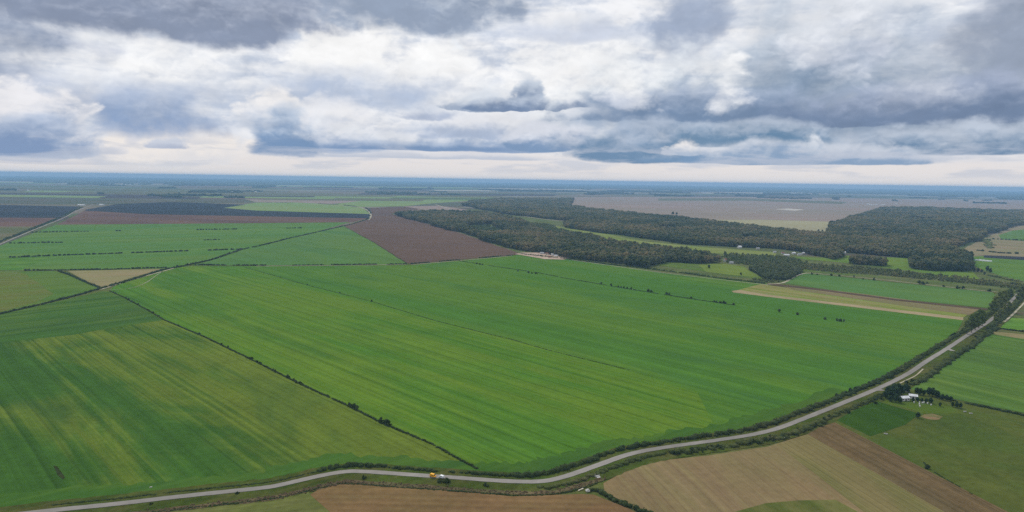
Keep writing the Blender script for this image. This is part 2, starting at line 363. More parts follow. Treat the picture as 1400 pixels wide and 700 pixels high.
# ------------------------------------------------------------------ ground to the horizon
R_HOR = 40000.0
def far_ground():
    m, g_, b = mat_new('plain_land')
    geo = m.node_tree.nodes.new('ShaderNodeNewGeometry')
    vo = m.node_tree.nodes.new('ShaderNodeTexVoronoi'); vo.feature = 'F1'; vo.distance = 'MINKOWSKI'
    x_, y_, z_ = g_.sep(geo.outputs['Position'])
    ca, sa = math.cos(rad(24)), math.sin(rad(24))
    u_ = g_.m('ADD', g_.m('MULTIPLY', x_, ca), g_.m('MULTIPLY', y_, sa)); v_ = g_.m('SUBTRACT', g_.m('MULTIPLY', y_, ca), g_.m('MULTIPLY', x_, sa))
    g_.put(vo.inputs['Vector'], g_.comb(g_.m('MULTIPLY', u_, 1 / 1500), g_.m('MULTIPLY', v_, 1 / 800)))
    vo.inputs['Scale'].default_value = 1.0; vo.inputs['Exponent'].default_value = 6.0
    r_, gg_, bb_ = g_.sep(vo.outputs['Color'])
    ramp = m.node_tree.nodes.new('ShaderNodeValToRGB'); g_.put(ramp.inputs[0], r_)
    cr = ramp.color_ramp; cr.interpolation = 'CONSTANT'
    cols = [(0.10, 0.085, 0.065), (0.088, 0.110, 0.037), (0.19, 0.15, 0.105), (0.075, 0.06, 0.05), (0.104, 0.120, 0.045), (0.16, 0.14, 0.09), (0.09, 0.10, 0.06), (0.21, 0.19, 0.13)]
    cr.elements[0].color = cols[0] + (1,); cr.elements[1].position = 1 / 8; cr.elements[1].color = cols[1] + (1,)
    for i in range(2, 8):
        e = cr.elements.new(i / 8); e.color = cols[i] + (1,)
    n_, _ = g_.noise(g_.comb(x_, y_), 1 / 600, 6, 0.6)
    c_ = g_.mix(g_.ss(n_, 0.35, 0.65, 0, 0.35), ramp.outputs[0], (0.12, 0.11, 0.075, 1))
    g_.put(b.inputs['Base Color'], c_)
    b.inputs['Roughness'].default_value = 1.0; b.inputs['Specular IOR Level'].default_value = 0.0
    me = bpy.data.meshes.new('ground'); vs = [(0, 0, 0)]; fs = []
    radii = [300, 900, 2500, 6000, 12000, 24000, R_HOR]; nseg = 180
    for r in radii:
        vs += [(r * math.cos(2 * math.pi * i / nseg), r * math.sin(2 * math.pi * i / nseg), 0) for i in range(nseg)]
    for i in range(nseg): fs.append((0, 1 + i, 1 + (i + 1) % nseg))
    for k in range(len(radii) - 1):
        for i in range(nseg):
            a = 1 + k * nseg; c = a + nseg; j = (i + 1) % nseg
            fs.append((a + i, c + i, c + j, a + j))
    me.from_pydata(vs, [], fs); me.materials.append(m)
    tag(link('ground', me), kind='structure')
far_ground()

# ------------------------------------------------------------------ fields
def dirpx(a, b):
    p, q_ = at(*a), at(*b); return (q_[0] - p[0], q_[1] - p[1])
D_MAIN = dirpx((225, 438), (590, 607)); D_B = dirpx((350, 370), (700, 464)); D_C = dirpx((660, 362), (1005, 417))
D_LEFT = dirpx((0, 429), (137, 397)); D_TRI = dirpx((0, 353), (330, 341)); D_ROAD = dirpx((1104, 571), (1262, 497))
D_BROWN = dirpx((1140, 578), (1375, 700)); D_X = (1, 0.05)

GRN = (0.109, 0.215, 0.025); GRN_Y = (0.182, 0.250, 0.030); GRN_D = (0.062, 0.150, 0.023); GRN_B = (0.088, 0.205, 0.041)
OLV = (0.190, 0.205, 0.050)
Z = 0.06
zc = [0.0]
def field(pts, mat, wob=1.0, dz=0.06):
    zc[0] += 0.004
    return sheet('field', pts, dz + zc[0], mat, wob)

# far bands beyond the farmland, each its own sheet of crops or bare soil
M_DARK = land('dark_ploughland', (0.027, 0.031, 0.039), (0.045, 0.045, 0.049), None, D_TRI, 0.3, 60, 300, 0.8)
M_BROWN = land('brown_ploughland', (0.132, 0.082, 0.057), (0.110, 0.073, 0.055), None, D_X, 0.25, 30, 260, 0.8, 0.1)
M_REDB = land('red_brown_ploughland', (0.150, 0.085, 0.060), (0.105, 0.060, 0.050), None, D_X, 0.45, 40, 200, 0.9)
M_MAUVE = land('mauve_stubble', (0.272, 0.200, 0.163), (0.232, 0.196, 0.144), (0.304, 0.232, 0.192), D_X, 0.25, 120, 500, 0.8)
M_OLIVEB = land('olive_grass', (0.110, 0.120, 0.048), (0.150, 0.125, 0.070), None, D_X, 0.3, 60, 180, 0.8)
M_PALEG = land('pale_green_crop', (0.166, 0.250, 0.070), (0.208, 0.250, 0.090), None, D_X, 0.3, 60, 300, 0.8)
M_FARG = land('far_green_crop', (0.080, 0.172, 0.034), (0.105, 0.180, 0.032), None, D_TRI, 0.25, 50, 220, 0.9)
M_FARG2 = land('far_green_crop_two', (0.078, 0.165, 0.040), (0.098, 0.172, 0.034), None, D_C, 0.22, 45, 240, 0.9, seed=3)
M_TAN = land('tan_stubble', (0.255, 0.205, 0.105), (0.215, 0.200, 0.085), None, D_TRI, 0.3, 14, 90, 0.9)

# base layer of rough grass under the farmland near the camera
field(px(-700, 372, 712, 352, 1300, 372, 2100, 400, 2100, 900, 1400, 1000, 0, 1000, -700, 900), land('base_grass', (0.078, 0.105, 0.021), (0.105, 0.110, 0.036), None, D_X, 0.2, 30, 40, 0.9, 0.25), 1.0, 0.04)
# distant strips, widest first
for (poly, m_) in (
    ((-200, 262, 330, 262, 700, 266, 640, 272, 330, 268, -200, 270), M_OLIVEB),
    ((-300, 271, 180, 269.5, 330, 270.5, 520, 271, 452, 278, 350, 276, 160, 280, -300, 280), land('grey_green_plain', (0.085, 0.10, 0.055), (0.12, 0.10, 0.07), (0.07, 0.08, 0.05), D_X, 0.5, 90, 300, 0.9)),
    ((330, 270.5, 440, 269, 545, 270, 452, 278, 350, 276), M_MAUVE),
    ((455, 278.5, 520, 270, 545, 266.5, 600, 268, 645, 273, 590, 277, 552, 281, 492, 282), M_PALEG),
    ((306, 284, 350, 276.5, 400, 276, 460, 278.5, 497, 284, 506, 292, 350, 287.5), M_PALEG),
    ((118, 287, 160, 279.5, 235, 276, 335, 279.5, 306, 284, 350, 287.5, 506, 292, 503, 298, 350, 295.5, 200, 293, 116, 288.5), M_DARK),
    ((-200, 281, 0, 281.5, 110, 283, 80, 298.5, -200, 298), M_DARK),
    ((-200, 298, 80, 298.5, 52, 310, -200, 310), M_REDB),
    ((-200, 310, 52, 310, 0, 333, -200, 372), M_OLIVEB),
    ((116, 288.5, 200, 293, 350, 295.5, 503, 298, 480, 303.5, 350, 305, 78, 307.5), M_REDB),
    ((552, 281, 600, 280, 640, 286, 610, 290, 535, 291, 504, 290), M_MAUVE),
    ((507, 283.5, 552, 281, 575, 285, 535, 291.5, 620, 316, 712, 347, 700, 349, 562, 361, 555, 359.5, 512, 332, 470, 309, 507, 298), M_BROWN),
    ((783, 268, 1000, 268, 1400, 276, 1700, 288, 1700, 300, 1400, 292, 1213, 286, 1160, 297, 1132, 306, 1130, 326, 1050, 318, 880, 299, 776, 283), M_MAUVE),
    ((930, 300, 1040, 300, 1133, 303, 1130, 326, 1050, 318), land('yellowish_pasture', (0.34, 0.31, 0.17), (0.30, 0.27, 0.16), None, D_X, 0.2, 60, 300, 0.8)),
    ((760, 258, 1150, 261, 1500, 275, 1500, 279, 1150, 266, 760, 262), land('grey_steppe', (0.25, 0.23, 0.18), (0.16, 0.16, 0.11), None, D_X, 0.5, 200, 700, 0.9)),
    ((900, 270, 1010, 270, 1160, 276, 1150, 279, 1020, 273.5, 900, 273), M_OLIVEB),
    ((-100, 250, 500, 253, 800, 257, 800, 258.6, 500, 255, -100, 252), land('pale_steppe', (0.40, 0.36, 0.28), (0.22, 0.20, 0.16), None, D_X, 0.8, 300, 900, 0.9)),
    ((800, 255.5, 1100, 257.6, 1100, 259.4, 800, 257.6), M_MAUVE),
    ((1060, 285.5, 1078, 284.6, 1100, 286.4, 1086, 287.8), land('pale_bare_soil', (0.5, 0.45, 0.38), (0.4, 0.36, 0.3), None, D_X, 0.3, 20, 50, 0.5)),
):
    field(px(*poly), m_, 3.0, 0.3)
# narrow far fields seen almost edge on
_pal = [land('far_soil', (0.055, 0.045, 0.045), (0.09, 0.065, 0.055), None, D_X, 0.3, 80, 400), M_OLIVEB, M_PALEG, M_MAUVE, land('far_brown', (0.17, 0.11, 0.085), (0.14, 0.10, 0.07), None, D_X, 0.3, 80, 400), land('far_grass', (0.094, 0.125, 0.041), (0.073, 0.100, 0.037), None, D_X, 0.3, 80, 400), land('far_pale', (0.42, 0.38, 0.30), (0.33, 0.30, 0.24), None, D_X, 0.3, 80, 400)]
for k in range(64):
    y_ = 248.6 + 21 * rng.random() ** 1.1; x_ = rng.uniform(-350, 1400) if y_ < 262 else rng.uniform(-350, 560)
    if x_ > 560: y_ = min(y_, 258)
    w_ = rng.uniform(70, 330); h_ = 0.5 + (y_ - 247) * rng.uniform(.06, .16); y_ += max(0, x_ - 650) * 0.0125 - 1.0 * (x_ < 300)
    sk = rng.uniform(-25, 25)
    field(px(x_, y_, x_ + w_, y_ + w_ * .006, x_ + w_ + sk, y_ + h_ + w_ * .006, x_ + sk, y_ + h_), rng.choice(_pal if y_ < 262 else _pal[:6]), 5, 0.8)
zc[0] = 0.0
# green farmland left of centre
field(px(78, 307, 350, 304.6, 480, 303, 400, 326, 330, 342, 290, 356, 250, 364.5, 222, 367, 92, 369.5, -220, 371, -220, 368, 0, 336), M_FARG, 1.5, 0.2)
field(px(-220, 355, 26, 352.5, 70, 351, 28, 369.5, -220, 371), land('deep_green_crop', (0.057, 0.150, 0.021), (0.104, 0.190, 0.025), None, D_TRI, 0.5, 20, 90, 0.9), 1.5, 0.25)
field(px(480, 306, 512, 332, 555, 359.5, 556, 362, 350, 363, 262, 363, 290, 356, 330, 342, 400, 326, 470, 308), M_FARG2, 1.5, 0.25)
field(px(92, 370.5, 222, 368, 180, 380, 137, 394), M_TAN, 1.0, 0.25)
field(px(-220, 372, 35, 371, 75, 370.5, 110, 382, 136, 394, 60, 414, 0, 428, -220, 480), land('left_crop', (0.075, 0.148, 0.023), (0.106, 0.160, 0.026), None, D_TRI, 0.35, 16, 100, 0.7), 1.0, 0.25)
field(px(-220, 372.5, 25, 372, 50, 385, 74, 402, 50, 413, 0, 427, -220, 478), land('left_olive_crop', (0.123, 0.143, 0.031), (0.102, 0.148, 0.027), (0.152, 0.135, 0.045), D_TRI, 0.35, 16, 60, 0.9, warp=25), 5.0, 0.3)
# the three great wheat fields that run down to the road
ROAD_PX = [(-330, 745), (-120, 722), (65, 699), (160, 690), (250, 679), (350, 669), (375, 666), (425, 654), (462, 646.5), (487, 644.5), (550, 649), (625, 654), (700, 659.5), (746, 659.5),
           (781, 650), (822, 635), (863, 620), (917, 611), (971, 604), (1050, 592), (1104, 571), (1158.6, 549), (1205, 530), (1245, 510), (1262, 497), (1295, 477), (1325, 457), (1354, 439), (1375, 420), (1388, 406), (1396, 399)]
ROAD = smooth([at(*p) for p in ROAD_PX], 3)
ROAD_N = normals(ROAD)
def off(pts, d):
    return [p + n_ * d for p, n_ in zip(pts, normals(pts))]
def road_part(x0, x1, d):
    """road-parallel line between photo columns x0..x1 at lateral offset d (positive = far side)"""
    a, b = at(*x0), at(*x1)
    i0 = min(range(len(ROAD)), key=lambda i: (ROAD[i] - Vector(a)).length); i1 = min(range(len(ROAD)), key=lambda i: (ROAD[i] - Vector(b)).length)
    return [(v.x, v.y) for v in off(ROAD[i0:i1 + 1], d)]
HEDGE_A = [(150, 398), (170, 407), (200, 423), (225, 438), (280, 461), (350, 495), (410, 525), (480, 557), (525, 580), (590, 607), (620, 624), (652, 641)]
def cross(p, d):
    l_ = math.hypot(*d); return (p[1] * d[0] - p[0] * d[1]) / l_
M_A = land('wheat_near_left', (0.044, 0.106, 0.016), (0.116, 0.158, 0.021), (0.042, 0.092, 0.019), D_MAIN, 0.34, 4.0, 60, 0.95, 0.18, 0.16, 8, (0.38, 0.62), stretch=4.0, lp=14, grad=(cross(at(60, 600), D_MAIN), cross(at(330, 515), D_MAIN), 0.10))
M_B = land('wheat_middle', (0.068, 0.161, 0.016), (0.110, 0.181, 0.018), (0.055, 0.138, 0.018), D_MAIN, 0.34, 4.0, 70, 0.85, 0.14, 0.16, 6, stretch=5, lp=16)
M_C = land('wheat_far', (0.062, 0.152, 0.019), (0.092, 0.168, 0.019), (0.052, 0.132, 0.025), D_B, 0.28, 7, 200, 0.85, 0.12, 0.10, 10, stretch=4)
pa = [at(*p) for p in HEDGE_A]
field(px(139, 398) + pa + road_part((652, 655), (700, 659), 12)[:1] + list(reversed(road_part((-320, 744), (640, 655), 10))) + px(-220, 484, 0, 430, 80, 412), M_A, 0.6, 0.12)
M_A2 = land('wheat_upper_left', (0.048, 0.112, 0.018), (0.076, 0.130, 0.020), (0.042, 0.094, 0.022), dirpx((0, 468), (222, 437)), 0.4, 10, 90, 0.9, 0.12, 0.05, 30)
field(px(139, 398.5, 150, 399, 170, 408, 200, 424, 223, 438, 160, 447, 100, 458, 0, 468, -220, 500, -220, 484, 0, 430, 80, 412), M_A2, 0.6, 0.13)
pb = [at(*p) for p in HEDGE_A]
field(pb + road_part((640, 655), (1000, 600), 12) + px(950, 530, 750, 479, 700, 464.5, 600, 440, 510, 413, 420, 390, 350, 370, 335, 366, 262, 364, 250, 365, 222, 369, 180, 382, 155, 392), M_B, 0.6, 0.12)
field(px(262, 364, 335, 366, 350, 370, 420, 390, 510, 413, 600, 440, 700, 464.5, 750, 479, 950, 530) + road_part((1000, 600), (1325, 457), 12) +
      px(1317, 437, 1050, 405, 1000, 399.5, 1060, 389, 900, 372, 800, 357, 735, 348, 712, 348, 700, 349.5, 562, 362.5, 350, 364), M_C, 0.8, 0.13)
# headlands: the drilled rows turn along the road, greener and without stripes
M_HEAD = land('headland_crop', (0.047, 0.113, 0.017), (0.067, 0.128, 0.018), (0.042, 0.099, 0.022), D_ROAD, 0.25, 8, 50, 0.9, 0.12)
hp = road_part((-320, 744), (1180, 540), 10.5); hq = [(v.x + n_.x * k_, v.y + n_.y * k_) for i_, (v, n_) in enumerate(zip([Vector(p) for p in hp], normals(hp))) for k_ in [15 + 3 * math.sin(i_ * .13) + 2 * math.sin(i_ * .41) + rng.uniform(-3.5, 3.5)]]
field(hp + list(reversed(hq)), M_HEAD, 2.0, 0.15)
field(px(73, 637, 78, 638, 84, 646, 89, 653, 86, 656, 79, 650), land('weedy_patch', (0.035, 0.05, 0.016), (0.05, 0.06, 0.02), None, D_MAIN, 0.4, 3, 6, 0.9, 0.5), 1.5, 0.2)
# right of the great field
field(px(1000, 398, 1012, 396.5, 1050, 403, 1317, 434, 1317, 438, 1050, 406, 1003, 400), land('tan_strip', (0.330, 0.260, 0.150), (0.270, 0.220, 0.120), None, D_C, 0.3, 5, 40, 0.8), 0.5, 0.2)
field(px(1008, 397, 1040, 388.5, 1055, 391, 1180, 407, 1330, 426, 1317, 434.5, 1180, 418, 1050, 403), land('yellow_green_strip', (0.172, 0.215, 0.037), (0.235, 0.2, 0.08), (0.135, 0.210, 0.029), D_C, 0.5, 7, 60, 0.9), 0.5, 0.18)
field(px(1085, 396.5, 1180, 410.5, 1325, 431, 1340, 423, 1180, 402, 1060, 388), land('brown_stubble_strip', (0.200, 0.155, 0.080), (0.160, 0.150, 0.060), None, D_C, 0.5, 5, 60, 0.9), 0.4, 0.22)
field(px(1049, 387, 1120, 395, 1225, 409, 1350, 422.5, 1350, 424.6, 1225, 411.4, 1120, 397.4, 1049, 389.4), land('dark_ploughed_strip', (0.080, 0.055, 0.038), (0.105, 0.072, 0.046), None, D_C, 0.4, 4, 40, 0.9), 0.3, 0.26)
field(px(1072, 387, 1098, 373.5, 1200, 384, 1357, 400, 1362, 404, 1353, 421.5, 1225, 408.5, 1120, 394.5), M_FARG2, 0.6, 0.2)
M_MEAD = land('meadow', (0.088, 0.144, 0.025), (0.141, 0.180, 0.030), (0.066, 0.096, 0.026), D_C, 0.25, 20, 50, 0.9, 0.2, warp=40)
M_ROUGH = land('rough_pasture', (0.083, 0.110, 0.031), (0.125, 0.130, 0.050), (0.088, 0.140, 0.025), D_C, 0.25, 20, 40, 0.9, 0.3, warp=40)
# rough land of the stream valley under the scrub
field(px(535, 291.5, 640, 286, 760, 300, 960, 336, 1130, 352, 1260, 357, 1400, 376, 1500, 392, 1500, 420, 1395, 402, 1357, 400, 1200, 383, 1098, 373, 1072, 386.5, 1050, 388, 900, 371.5, 800, 356.5, 712, 347, 620, 315), M_ROUGH, 2, 0.10)
field(px(745, 305, 762, 309, 840, 322, 880, 330, 960, 338, 1060, 345, 1060, 350, 940, 345, 840, 331, 760, 319, 748, 312), land('valley_grass_strip', (0.156, 0.200, 0.041), (0.19, 0.21, 0.06), None, D_C, 0.3, 30, 60, 0.9), 3, 0.28)
field(px(893, 362, 915, 358, 960, 362, 1020, 368, 1034, 375, 1046, 383, 1000, 377, 960, 371), M_MEAD, 2, 0.28)
field(px(955, 362, 985, 360, 1018, 365, 1023, 370, 1040, 379, 1010, 377, 965, 372), land('bright_meadow', (0.150, 0.193, 0.031), (0.124, 0.176, 0.030), None, D_C, 0.3, 30, 40, 0.9), 2, 0.31)
field(px(1083, 351, 1140, 353, 1149, 349, 1265, 354, 1330, 372, 1345, 386, 1240, 370, 1160, 360, 1100, 355), land('valley_meadow', (0.107, 0.183, 0.025), (0.136, 0.187, 0.028), None, D_C, 0.3, 30, 60, 0.9), 1.5, 0.28)
# far right
field(px(1318, 352, 1345, 350, 1420, 358, 1520, 370, 1520, 410, 1400, 385, 1370, 378, 1335, 366), land('right_meadow', (0.101, 0.179, 0.025), (0.081, 0.160, 0.025), None, D_C, 0.3, 30, 60, 0.9), 1.5, 0.24)
field(px(1345, 349.4, 1420, 352, 1520, 364, 1520, 368, 1420, 357, 1345, 352.4), M_DARK, 1, 0.30)
field(px(1302, 344, 1318, 340, 1345, 326, 1378, 314, 1420, 305, 1600, 300, 1600, 366, 1420, 352, 1345, 349, 1318, 352), land('right_stubble', (0.24, 0.19, 0.11), (0.19, 0.18, 0.09), (0.27, 0.19, 0.12), D_C, 0.3, 30, 120, 0.9), 1.5, 0.22)
field(px(1365, 322, 1385, 316, 1420, 313, 1560, 318, 1560, 332, 1400, 330, 1370, 328), M_FARG2, 1.5, 0.3)
# right-hand fields below the road bend
M_RF = land('right_wheat', (0.076, 0.150, 0.024), (0.100, 0.158, 0.028), (0.066, 0.128, 0.026), dirpx((1262, 527), (1400, 562)), 0.45, 8, 90, 0.9, 0.12, 0.06)
field(px(1352, 453, 1400, 458, 1520, 475, 1520, 600, 1400, 565, 1300, 545, 1240, 531, 1262, 512, 1295, 492), M_RF, 0.6, 0.14)
field(px(1352, 453, 1400, 457.5, 1520, 474, 1520, 482, 1400, 464, 1350, 456), land('field_edge_stubble', (0.25, 0.2, 0.1), (0.2, 0.2, 0.07), None, D_X, 0.4, 5, 30, 0.9), 0.6, 0.2)
field(px(1368, 449, 1374, 440, 1384, 434, 1520, 450, 1520, 470, 1400, 454), land('upper_right_crop', (0.094, 0.200, 0.025), (0.135, 0.200, 0.029), None, D_X, 0.4, 8, 50, 0.9), 0.6, 0.14)
field(px(1384, 434, 1398, 420, 1440, 422, 1520, 432, 1520, 450), land('upper_right_plough', (0.11, 0.09, 0.055), (0.094, 0.120, 0.033), None, D_X, 0.4, 8, 40, 0.9), 0.6, 0.14)
# foreground: pasture, ploughland and stubble on the near side of the road
M_PAST = land('pasture', (0.062, 0.094, 0.017), (0.086, 0.100, 0.021), (0.108, 0.108, 0.036), D_BROWN, 0.22, 30, 60, 0.9, 0.22, warp=60)
field(road_part((1100, 572), (1245, 510), -9) + px(1262, 532, 1300, 546, 1400, 567, 1520, 603, 1520, 800, 1560, 800, 1180, 600, 1120, 585), M_PAST, 1, 0.12)
field(px(1198, 549, 1216, 545, 1260, 551, 1300, 556, 1316, 566, 1260, 566, 1252, 562), land('bright_pasture', (0.071, 0.119, 0.015), (0.085, 0.112, 0.017), None, D_BROWN, 0.2, 30, 30, 0.9), 3, 0.16)
field(px(1144, 575, 1170, 560, 1199, 549, 1222, 556, 1257, 566, 1238, 581, 1190, 597), land('dark_green_plot', (0.029, 0.068, 0.008), (0.037, 0.080, 0.010), None, D_BROWN, 0.2, 8, 60, 0.9), 0.5, 0.20)
field(px(1258, 570, 1264, 567, 1274, 566, 1281, 568, 1289, 570, 1284, 574, 1274, 575, 1266, 573), land('bare_earth', (0.24, 0.155, 0.085), (0.13, 0.13, 0.045), (0.114, 0.130, 0.030), D_X, 0.3, 8, 8, 0.9), 3, 0.19)
M_STUB = land('stubble', (0.215, 0.150, 0.075), (0.190, 0.155, 0.068), (0.205, 0.135, 0.080), D_BROWN, 0.30, 2.5, 40, 0.9, 0.15, 0.08, 25, stretch=4, lp=6.0)
M_STUBY = land('yellow_stubble', (0.150, 0.140, 0.048), (0.185, 0.150, 0.062), None, D_BROWN, 0.35, 3, 60, 0.9, 0.12, 0.22, 3, lp=5.0)
M_TILL = land('tilled_brown', (0.109, 0.080, 0.036), (0.144, 0.099, 0.047), (0.131, 0.104, 0.051), D_BROWN, 0.45, 1.6, 40, 0.9, 0.22, 0.15, 3, lp=4.0)
field(px(826, 674, 825, 661, 863, 640, 904, 630, 971, 623, 1050, 611, 1104, 594, 1300, 700, 1340, 722, 1200, 900, 950, 800, 905, 715, 866, 692), M_STUB, 0.8, 0.13)
field(px(1062, 609, 1104, 594, 1290, 700, 1420, 775, 1300, 775, 1180, 700), M_STUBY, 0.8, 0.16)
field(px(1104, 594, 1120, 585, 1141, 578, 1375, 699, 1500, 765, 1420, 775, 1290, 700), M_TILL, 0.8, 0.19)
M_OLG = land('olive_grass_near', (0.088, 0.110, 0.023), (0.130, 0.125, 0.040), None, D_BROWN, 0.4, 12, 30, 0.9, 0.2)
field(px(1000, 702, 1046, 689, 1090, 685, 1142, 684, 1175, 702, 1260, 760, 1000, 760), M_OLG, 1.5, 0.22)
field(px(130, 706, 250, 695, 350, 685, 422, 673, 424, 677, 470, 706, 560, 780, 60, 780), land('near_grass', (0.083, 0.115, 0.021), (0.125, 0.140, 0.036), (0.14, 0.13, 0.05), dirpx((200, 700), (420, 674)), 0.4, 7, 30, 0.9, 0.2), 1, 0.13)
M_NB = land('near_ploughland', (0.176, 0.105, 0.048), (0.142, 0.105, 0.043), (0.190, 0.120, 0.051), dirpx((430, 676), (700, 680)), 0.3, 3.5, 45, 0.9, 0.2, 0.10, 15)
field(px(424, 677, 440, 667, 470, 661.5, 560, 665.5, 625, 671, 700, 679.5, 795, 676, 812, 677, 862, 697, 905, 722, 940, 790, 560, 800), M_NB, 0.7, 0.16)

# ------------------------------------------------------------------ road, verges, tracks
M_VERGE = land('verge_grass', (0.054, 0.078, 0.013), (0.084, 0.085, 0.024), (0.045, 0.075, 0.011), D_ROAD, 0.3, 4, 14, 0.9, 0.35)
M_DITCH = land('dry_reed', (0.150, 0.105, 0.060), (0.100, 0.085, 0.042), (0.062, 0.070, 0.025), D_ROAD, 0.4, 3, 9, 0.9, 0.4)
M_ASPH = land('worn_asphalt', (0.267, 0.244, 0.216), (0.211, 0.196, 0.176), (0.292, 0.270, 0.243), D_ROAD, 0.15, 2.0, 20, 0.8, 0.10)
M_TRACK = land('pale_dirt_track', (0.42, 0.38, 0.28), (0.34, 0.30, 0.20), None, D_ROAD, 0.2, 3, 12, 0.8, 0.2)
RS = resample(ROAD, 6.0)
tag(ribbon('verge', RS, 12, -17, 0.30, M_VERGE, 0.8), kind='structure')
tag(ribbon('road', RS, 2.35, -2.35, 0.48, M_ASPH, 0.12, 0.14), kind='structure')
def track(pts, w, z=0.42, m=None):
    p = resample(smooth(px(*pts), 2), 12.0)
    o = ribbon('dirt_track', p, w / 2, -w / 2, z, m or M_TRACK, w * 0.1); tag(o, kind='structure'); return o
track((-160, 408, -80, 372, 0, 334, 45, 315, 88, 298.5, 100, 291, 118, 284, 128, 280), 4.5, 0.6, land('pale_concrete_track', (0.315, 0.285, 0.250), (0.270, 0.247, 0.218), None, D_X, 0.1, 3, 30, 0.6))
track((1050, 388.6, 1066, 388, 1075, 385.5, 1084, 379.5, 1096, 374.2, 1110, 373.4), 4.5)
track((1110, 373.6, 1160, 378, 1200, 382, 1250, 387.5, 1300, 393, 1345, 398, 1378, 401, 1392, 403), 3.2)
track((1373, 440, 1383, 432, 1395, 420, 1402, 412), 2.6, 0.42)
track((150, 397, 190, 394, 222, 371), 1.0)
track((137, 396, 180, 383, 225, 370.5, 262, 360), 3.5)
track((504, 300, 508, 294, 503, 286, 490, 282, 452, 279), 8, 0.6)
track((595, 278.5, 625, 288), 9, 0.9)
track((633, 278, 660, 284, 700, 293, 760, 301.5, 800, 303), 9, 0.9)
track((562, 362, 640, 355.6, 700, 350), 3.0)
track((350, 364, 450, 363.3, 556, 361.6), 3.5, 0.4)
track((735, 347.5, 790, 357, 900, 372.5, 1000, 384.5, 1050, 389.6), 3.0)
track((1228, 525.5, 1242, 519, 1252, 514.5, 1262, 505), 1.2, 0.45)
track((1296, 477, 1303, 480.5), 5, 0.5, M_ASPH)
track((1196, 534, 1207, 533.5), 5, 0.5, M_ASPH)
DITCH = resample([Vector(v) for v in road_part((-320, 744), (800, 645), -14)], 5.0)
tag(ribbon('ditch', DITCH, 2.2, -2.2, 0.36, M_DITCH, 0.9), kind='structure')
# ------------------------------------------------------------------ foliage
npr = np.random.default_rng(11)
def foliage_mat(name, cols, rnd=True):
    m, g_, b = mat_new(name)
    oi = m.node_tree.nodes.new('ShaderNodeObjectInfo'); geo = m.node_tree.nodes.new('ShaderNodeNewGeometry')
    n_, _ = g_.noise(geo.outputs['Position'], 1 / 9.0, 3, 0.6)
    n2_, _ = g_.noise(geo.outputs['Position'], 1 / 130.0, 4, 0.6)
    v_ = g_.m('ADD', g_.m('MULTIPLY', oi.outputs['Random'], 0.45 if rnd else 0.0), g_.m('ADD', g_.m('MULTIPLY', g_.m('SUBTRACT', n_, 0.25), 0.65 if rnd else 1.3), g_.m('MULTIPLY', g_.m('SUBTRACT', n2_, 0.5), 1.6)))
    n6_, _ = g_.noise(geo.outputs['Position'], 1 / 420.0, 3, 0.5)
    v_ = g_.m('ADD', v_, g_.m('MULTIPLY', g_.m('SUBTRACT', n6_, 0.5), 1.2))
    r_ = m.node_tree.nodes.new('ShaderNodeValToRGB'); g_.put(r_.inputs[0], v_)
    cr = r_.color_ramp; cr.elements[0].color = cols[0] + (1,); cr.elements[1].color = cols[-1] + (1,)
    for i in range(1, len(cols) - 1):
        e = cr.elements.new(i / (len(cols) - 1)); e.color = cols[i] + (1,)
    g_.put(b.inputs['Base Color'], r_.outputs[0])
    b.inputs['Roughness'].default_value = 0.9; b.inputs['Specular IOR Level'].default_value = 0.05
    return m
F_WOOD = foliage_mat('autumn_woodland_leaves', [(0.036, 0.054, 0.022), (0.078, 0.092, 0.036), (0.142, 0.130, 0.054), (0.195, 0.152, 0.070), (0.285, 0.210, 0.105)])
F_SCRUB = foliage_mat('scrub_leaves', [(0.060, 0.092, 0.030), (0.105, 0.135, 0.042), (0.155, 0.165, 0.060), (0.250, 0.205, 0.085)])
F_HEDGE = foliage_mat('hedge_leaves', [(0.026, 0.045, 0.014), (0.042, 0.060, 0.018), (0.070, 0.070, 0.028)], False)
F_HEDGE2 = foliage_mat('verge_shrub_leaves', [(0.040, 0.060, 0.016), (0.070, 0.085, 0.024), (0.110, 0.095, 0.040)], False)
F_BUSH = foliage_mat('bush_leaves', [(0.026, 0.045, 0.014), (0.042, 0.064, 0.020), (0.062, 0.074, 0.028)])
F_TREE = foliage_mat('willow_leaves', [(0.100, 0.140, 0.032), (0.150, 0.180, 0.046), (0.200, 0.200, 0.066)])
F_DARK = foliage_mat('dark_tree_leaves', [(0.026, 0.052, 0.018), (0.040, 0.070, 0.022), (0.062, 0.084, 0.028)])
F_COPSE = foliage_mat('copse_leaves', [(0.050, 0.072, 0.028), (0.075, 0.096, 0.036), (0.105, 0.115, 0.046)])
BARK = plain('bark', (0.12, 0.10, 0.08), 0.9, scale=3)
REED = foliage_mat('reed_leaves', [(0.10, 0.075, 0.040), (0.14, 0.10, 0.055), (0.08, 0.075, 0.030)], False)

